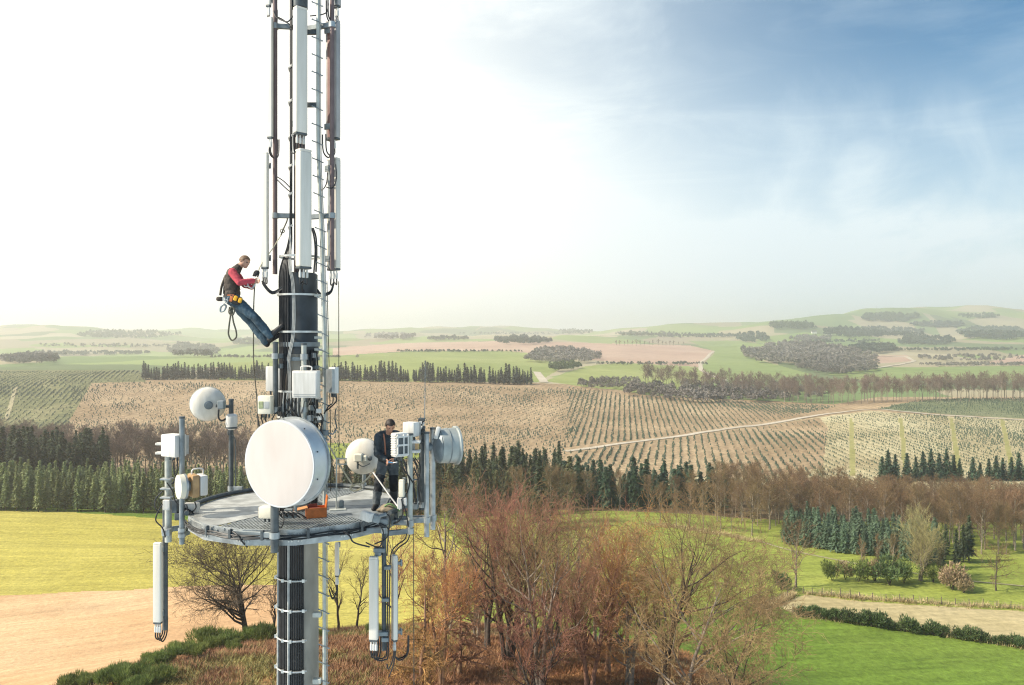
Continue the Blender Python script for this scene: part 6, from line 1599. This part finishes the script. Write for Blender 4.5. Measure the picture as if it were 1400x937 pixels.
def hand(B, wrist, d, side, curl=.5, m=M_SKIN, up=None):
    """palm and five fingers from the wrist along d; side = towards the thumb"""
    d = Vector(d).normalized(); s = Vector(side); s = (s - d * s.dot(d)).normalized(); n = d.cross(s).normalized()
    w = Vector(wrist); kn = w + d * .085
    for k in (-1.5, -.5, .5, 1.5): B.add(w + d * .012 + s * k * .011, kn + s * k * .019, .017, .013, m)
    L_ = [.062, .076, .082, .074]
    for i, k in enumerate((-1.5, -.5, .5, 1.5)):
        p = kn + s * k * .0195; a = curl * .9; q = p
        for j in range(3):
            dd = (d * math.cos(a) + n * math.sin(a) + s * k * .04).normalized(); e = q + dd * L_[i] * (.45, .32, .23)[j]
            B.add(q, e, .0098 - .0008 * j, .0092 - .0008 * j, m); q = e; a += curl * .75
    q = w + d * .03 + s * .026; dd = (d * .6 + s * .8 + n * .25).normalized(); e = q + dd * .042; B.add(q, e, .0135, .0115, m)
    f = e + (d * .9 + s * .15 + n * .35).normalized() * .034; B.add(e, f, .0112, .0095, m); g = f + (d * .9 - s * .1 + n * .4).normalized() * .024; B.add(f, g, .0095, .008, m)

def head(B, c, fwd, up, hairm, hr_parent, beard=None):
    """head centred at c looking along fwd"""
    f = Vector(fwd).normalized(); u = Vector(up); u = (u - f * u.dot(f)).normalized(); r = f.cross(u)
    P = lambda x, y, z: c + r * x + f * y + u * z
    B.add(P(0, -.022, .03), P(0, .012, .035), .082, .080, M_SKIN)          # skull
    B.add(P(0, .03, .0), P(0, .052, -.062), .066, .043, M_SKIN)            # face to chin
    B.add(P(-.035, .02, -.03), P(.035, .02, -.03), .048, .048, M_SKIN)     # cheeks and jaw
    B.add(P(-.03, .078, .036), P(.03, .078, .036), .014, .014, M_SKIN)     # brow
    B.add(P(0, .088, .026), P(0, .112, -.012), .009, .014, M_SKIN)         # nose
    B.add(P(-.02, .086, -.042), P(.02, .086, -.042), .011, .011, M_SKIN)   # lips
    B.add(P(0, .072, -.078), P(0, .076, -.076), .022, .022, M_SKIN)        # chin
    for sx in (-1, 1):
        B.add(P(sx * .031, .086, .018), P(sx * .034, .085, .018), .0105, .0105, M_EYE)
        B.add(P(sx * .080, -.006, .018), P(sx * .084, -.012, -.014), .016, .012, M_SKIN)   # ears
    b = MB()      # hair cap with a broken edge
    g = np.random.default_rng(4); ring = []
    for (lat, ks) in [(i * 9, i) for i in range(0, 14)]:
        row = []
        for j in range(28):
            az = j / 28 * 2 * math.pi; th = math.radians(lat); lim = 78 + 34 * (math.cos(az) < -.15) + 14 * (abs(math.sin(az)) > .8) - 16 * (math.cos(az) > .55)
            th = min(th, math.radians(lim + 5 * math.sin(j * 3.1))); rr = .098 + g.uniform(-.002, .004)
            row.append(P(math.sin(th) * math.sin(az) * rr * .93, math.sin(th) * math.cos(az) * rr * 1.06 - .006, math.cos(th) * rr + .026))
        ring.append(row)
    vs = [ring[0][0]] + [p for row in ring[1:] for p in row]; fs = [(0, 1 + j, 1 + (j + 1) % 28) for j in range(28)]
    for i in range(12): fs += [(1 + i * 28 + j, 1 + i * 28 + (j + 1) % 28, 1 + (i + 1) * 28 + (j + 1) % 28, 1 + (i + 1) * 28 + j) for j in range(28)]
    b.add(vs, fs); b.build('hair', hairm, hr_parent, smooth=80, fixn=False)
    return P

# ---- standing worker on the right of the platform
r1 = deck_pt(512, 697); r2 = deck_pt(538, 690)
t = thing('person', 'standing worker in dark navy jacket looking down at his hands by the radio units', 'person', (W(526, 690, 15)[0], 15.0, -HD))
B = Body()
pel = W(530, 629, 15.02); che = W(530.5, 605, 14.96); nb = W(531.5, 591.5, 14.86); hc = W(533.5, 582, 14.66)
rh, lh = W(524.5, 632, 15.0), W(537, 632, 15.05)
ra_, la_ = Vector((r1.x + .02, r1.y + .05, -HD + .10)), Vector((r2.x, r2.y + .05, -HD + .10))
rk = W(517.5, 661, 14.78); lk = W(538.5, 660, 14.95)
B.add(W(527, 629, 15.02), W(534, 629, 15.04), .135, .135, M_TRG)
for h_, k_, a_ in ((rh, rk, ra_), (lh, lk, la_)):
    mid = h_.lerp(k_, .62); B.add(h_, mid, .115, .095, M_TRG); B.add(mid, k_, .095, .084, M_TRB)
    m2 = k_.lerp(a_, .35); B.add(k_, m2, .084, .086, M_TRB); B.add(m2, a_ + Vector((0, 0, .02)), .086, .074, M_JEAN if False else M_TRG)
    toe = a_ + Vector((-.02, -.17, -.06)); B.add(a_ + Vector((0, .03, -.045)), a_ + Vector((-.01, -.06, -.045)), .05, .052, M_SHOE); B.add(a_ + Vector((-.01, -.06, -.05)), toe, .05, .042, M_SHOE); B.add(a_, a_ + Vector((0, .0, -.04)), .055, .05, M_SHOE)
B.add(W(527.5, 627, 15.0), W(533, 627, 15.02), .15, .15, M_JKT)
B.add(W(526, 618, 14.98), W(534, 618, 15.0), .160, .160, M_JKT)
B.add(W(525, 604, 14.95), W(537, 604, 14.98), .160, .160, M_JKT)
B.add(W(523, 598, 14.94), W(540, 597, 14.98), .125, .125, M_JKT)
B.add(nb + Vector((0, .05, -.05)), nb + Vector((0, .02, .0)), .082, .07, M_JKT)
B.add(nb, hc, .058, .055, M_SKIN)
rs, ls = W(518, 598.5, 14.85), W(543, 598, 15.02)
re, rw = W(515.8, 620, 14.88), W(526.5, 628.5, 14.62)
le, lw = W(548, 618, 14.82), W(541, 628, 14.6)
for s_, e_, w_ in ((rs, re, rw), (ls, le, lw)): B.chain([s_, e_, w_], [.092, .072, .052], M_JKT)
hand(B, rw, Vector((.55, -.35, -.55)), Vector((.3, -.5, .7)), .75); hand(B, lw, Vector((-.5, -.3, -.5)), Vector((-.3, -.5, .7)), .7)
P = head(B, hc, Vector((.30, -.72, -.62)), Vector((.15, -.6, .8)), M_HAIRD, t)
bod = B.build('body', t)
b = MB()
for sx in (-1,):
    x = 531 + sx * 5.5
    b.tube(spline([W(x + sx, 593.5, 14.83), W(x, 600, 14.80), W(x - sx, 610, 14.81), W(x - sx * 1.5, 622, 14.83)], 4), .015, 6)
b.build('chest_strap', mat('faded_orange_strap', (.42, .19, .12), .8), t)
b = MB(); b.lathe([(.150, -.03), (.17, -.028), (.17, .028), (.150, .03)], W(530.3, 628, 15.0), (0, 0, 1), 24); b.build('tool_belt', M_WEB, t)
# spanner in hand
st = thing('hand_tool', 'small blue handled tool held in the standing worker hands', 'tool', W(535, 631, 14.5)); b = MB(); b.tube([W(531, 632, 14.5), W(537, 633, 14.48)], .013, 8); b.build('handle', mat('blue_grip', (.05, .22, .42), .5), st)
b = MB(); b.tube([W(537, 633, 14.48), W(541, 632.5, 14.47)], .009, 6); b.box(W(542, 632.3, 14.47), (.03, .02, .03), bevel=.004); b.build('jaw', M_ALU, st)

# ---- climbing worker leaning back from the mast on the left
Yc = 14.75
t = thing('person', 'climbing worker in brown vest and red sleeves leaning back with feet on the mast', 'person', W(318, 408, Yc))
B = Body()
pel = W(319, 408, Yc); hc = W(334.2, 358.5, Yc)
B.add(W(318.5, 409, Yc - .09), W(318.5, 409, Yc + .09), .135, .135, M_JEAN)
B.add(W(317.5, 402, Yc - .07), W(317.5, 402, Yc + .07), .140, .140, M_VEST)
B.add(W(317, 393, Yc - .07), W(317, 393, Yc + .07), .145, .145, M_VEST)
B.add(W(317, 383, Yc - .08), W(317, 383, Yc + .08), .148, .148, M_VEST)
B.add(W(318.5, 374.5, Yc - .12), W(318.5, 374.5, Yc + .12), .118, .118, M_VEST)
B.add(W(323, 369, Yc - .02), W(326, 365.5, Yc), .085, .075, M_VEST)
B.add(W(325.5, 366, Yc), W(331, 361, Yc), .058, .056, M_SKIN)
ns, ne, nw = W(318, 373, Yc - .20), W(327, 386.5, Yc - .27), W(345.5, 384.5, Yc - .13)
fs_, fe, fw = W(321, 372, Yc + .20), W(334, 390, Yc + .22), W(343.5, 393, Yc + .05)
B.chain([ns, ne, nw], [.078, .060, .046], M_RSLV); B.chain([fs_, fe, fw], [.076, .058, .045], M_RSLV)
hand(B, nw, Vector((1, .25, -.1)), Vector((0, .3, 1)), .7); hand(B, fw, Vector((.8, -.35, .35)), Vector((.1, .2, 1)), .8)
nh, fh = W(321, 411, Yc - .10), W(320, 412, Yc + .10)
nk, na = W(347.5, 433.5, Yc - .14), W(369.5, 459.5, Yc - .10)
fk, fa = W(343.5, 441.5, Yc + .12), W(363.5, 468, Yc + .10)
for h_, k_, a_ in ((nh, nk, na), (fh, fk, fa)):
    B.chain([h_, h_.lerp(k_, .5), k_, k_.lerp(a_, .4), a_], [.115, .10, .08, .082, .07], M_JEAN)
for a_, toe in ((na, W(385.5, 446, Yc - .06)), (fa, W(382, 458, Yc + .10))):
    B.add(a_, a_.lerp(toe, .35), .056, .056, M_SHOE); B.add(a_.lerp(toe, .35), toe, .052, .045, M_SHOE); d_ = (toe - a_).normalized(); B.add(a_ + Vector((.02, 0, -.045)), a_ + Vector((.03, 0, -.03)), .05, .048, M_SHOE)
P = head(B, hc, Vector((.84, -.38, -.36)), Vector((.35, 0, .95)), M_HAIRB, t)
B.build('body', t)
b = MB(); ax = Vector((.30, 0, .95)).normalized()
b.lathe([(.150, -.05), (.168, -.045), (.168, .045), (.150, .05)], W(318.2, 407, Yc), ax, 26); b.build('harness_belt', M_WEB, t)
b = MB()
for yy in (Yc - .205,): 
    b.tube(spline([W(312, 372, Yc - .13), W(308.5, 380, Yc - .12), W(306.5, 392, Yc - .12), W(306, 402, Yc - .12)], 4), .016, 6)
    b.tube(spline([W(322, 370, Yc - .19), W(324, 380, Yc - .16), W(323, 392, Yc - .15), W(321, 404, Yc - .17)], 4), .016, 6)
b.build('shoulder_strap', M_WEB, t)
b = MB()
for k in range(3): b.lathe([(.147, -.006), (.158, 0), (.147, .006)], W(317, 381 + k * 7, Yc), Vector((.06, 0, 1)), 24)
b.build('vest_seam', M_VEST, t)
b = MB(); b.box(W(321.5, 410.5, Yc - .20), (.22, .07, .15), rot=Matrix.Rotation(.35, 3, 'Y'), bevel=.02); b.build('tool_pouch', M_WEB, t)
b = MB()
for (x, y) in ((322, 408), (328.3, 411)): b.box(W(x, y, Yc - .245), (.065, .05, .095), rot=Matrix.Rotation(.35, 3, 'Y'), bevel=.015)
b.build('yellow_pouch', M_YEL, t)
b = MB(); b.box(W(316.5, 409, Yc - .22), (.06, .04, .11), rot=Matrix.Rotation(.2, 3, 'Y'), bevel=.01); b.tube([W(311, 404, Yc - .2), W(320, 404, Yc - .22)], .014, 6); b.build('orange_sling', M_ORW, t)
b = MB(); b.box(W(300.5, 409, Yc - .05), (.12, .1, .08), bevel=.03, seg=2); b.tube(spline([W(308.5, 378, Yc - .1), W(303.5, 390, Yc - .1), W(301, 404, Yc - .08)], 4), .022, 6); b.build('back_pouch', M_VEST, t)
b = MB()
for k in range(4):
    c = W(306 + k * 3.4, 409 + (k % 2) * 3, Yc - .20); b.tube([c + Vector((.022 * math.cos(a), -.01, .036 * math.sin(a))) for a in np.linspace(0, 6.28, 13)], .0075, 5, caps=False)
b.build('carabiner', M_ALU, t)
# gear hanging from the harness
g_ = thing('rope_loop', 'long dark rope loop hanging from the climbing worker harness', 'rope', W(317, 425, Yc - .22)); b = MB()
b.tube(spline([W(316, 420, Yc - .22), W(315, 432, Yc - .22), W(313, 447, Yc - .22), W(312.5, 458, Yc - .22), W(317, 465.5, Yc - .22), W(323, 461, Yc - .22), W(322.5, 452, Yc - .22), W(319, 440, Yc - .22), W(317.5, 428, Yc - .22), W(318, 421, Yc - .22)], 5), .015, 6)
b.tube(spline([W(314, 420, Yc - .2), W(313, 428, Yc - .23), W(318, 431, Yc - .24), W(320.5, 424, Yc - .24), W(317, 420, Yc - .24), W(313.5, 425, Yc - .24)], 4), .014, 6); b.build('rope', M_ROPD, g_)
g_ = thing('carabiner', 'large dark carabiner hanging behind the climbing worker hip', 'tool', W(304, 421, Yc - .2)); b = MB()
b.tube(spline([W(306, 416, Yc - .2), W(302, 420, Yc - .2), W(301.5, 426, Yc - .2), W(306, 425, Yc - .2), W(309, 419, Yc - .2), W(306, 416, Yc - .2)], 4), .018, 6); b.build('hook', M_GALD, g_)
g_ = thing('rope_grab', 'dark rope grab device held in front of the climbing worker', 'tool', W(349, 376, Yc - .15)); b = MB()
b.box(W(350, 374.5, Yc - .1), (.06, .05, .11), rot=Matrix.Rotation(.6, 3, 'Y'), bevel=.015); b.tube(spline([W(346, 378, Yc - .1), W(349, 371, Yc - .1), W(354, 372, Yc - .1), W(352, 379, Yc - .1)], 4), .014, 6); b.build('device', M_WEB, g_)
b = MB(); b.tube(spline([W(338, 389, Yc - .2), W(341, 393, Yc - .18), W(345, 394, Yc - .15), W(349, 389, Yc - .14)], 4), .014, 6); b.tube([W(336.5 + 2.6 * math.cos(a), 389.5 + 2.6 * math.sin(a), Yc - .22) for a in np.linspace(0, 6.28, 14)], .011, 5); b.build('loop', M_ALU, g_)
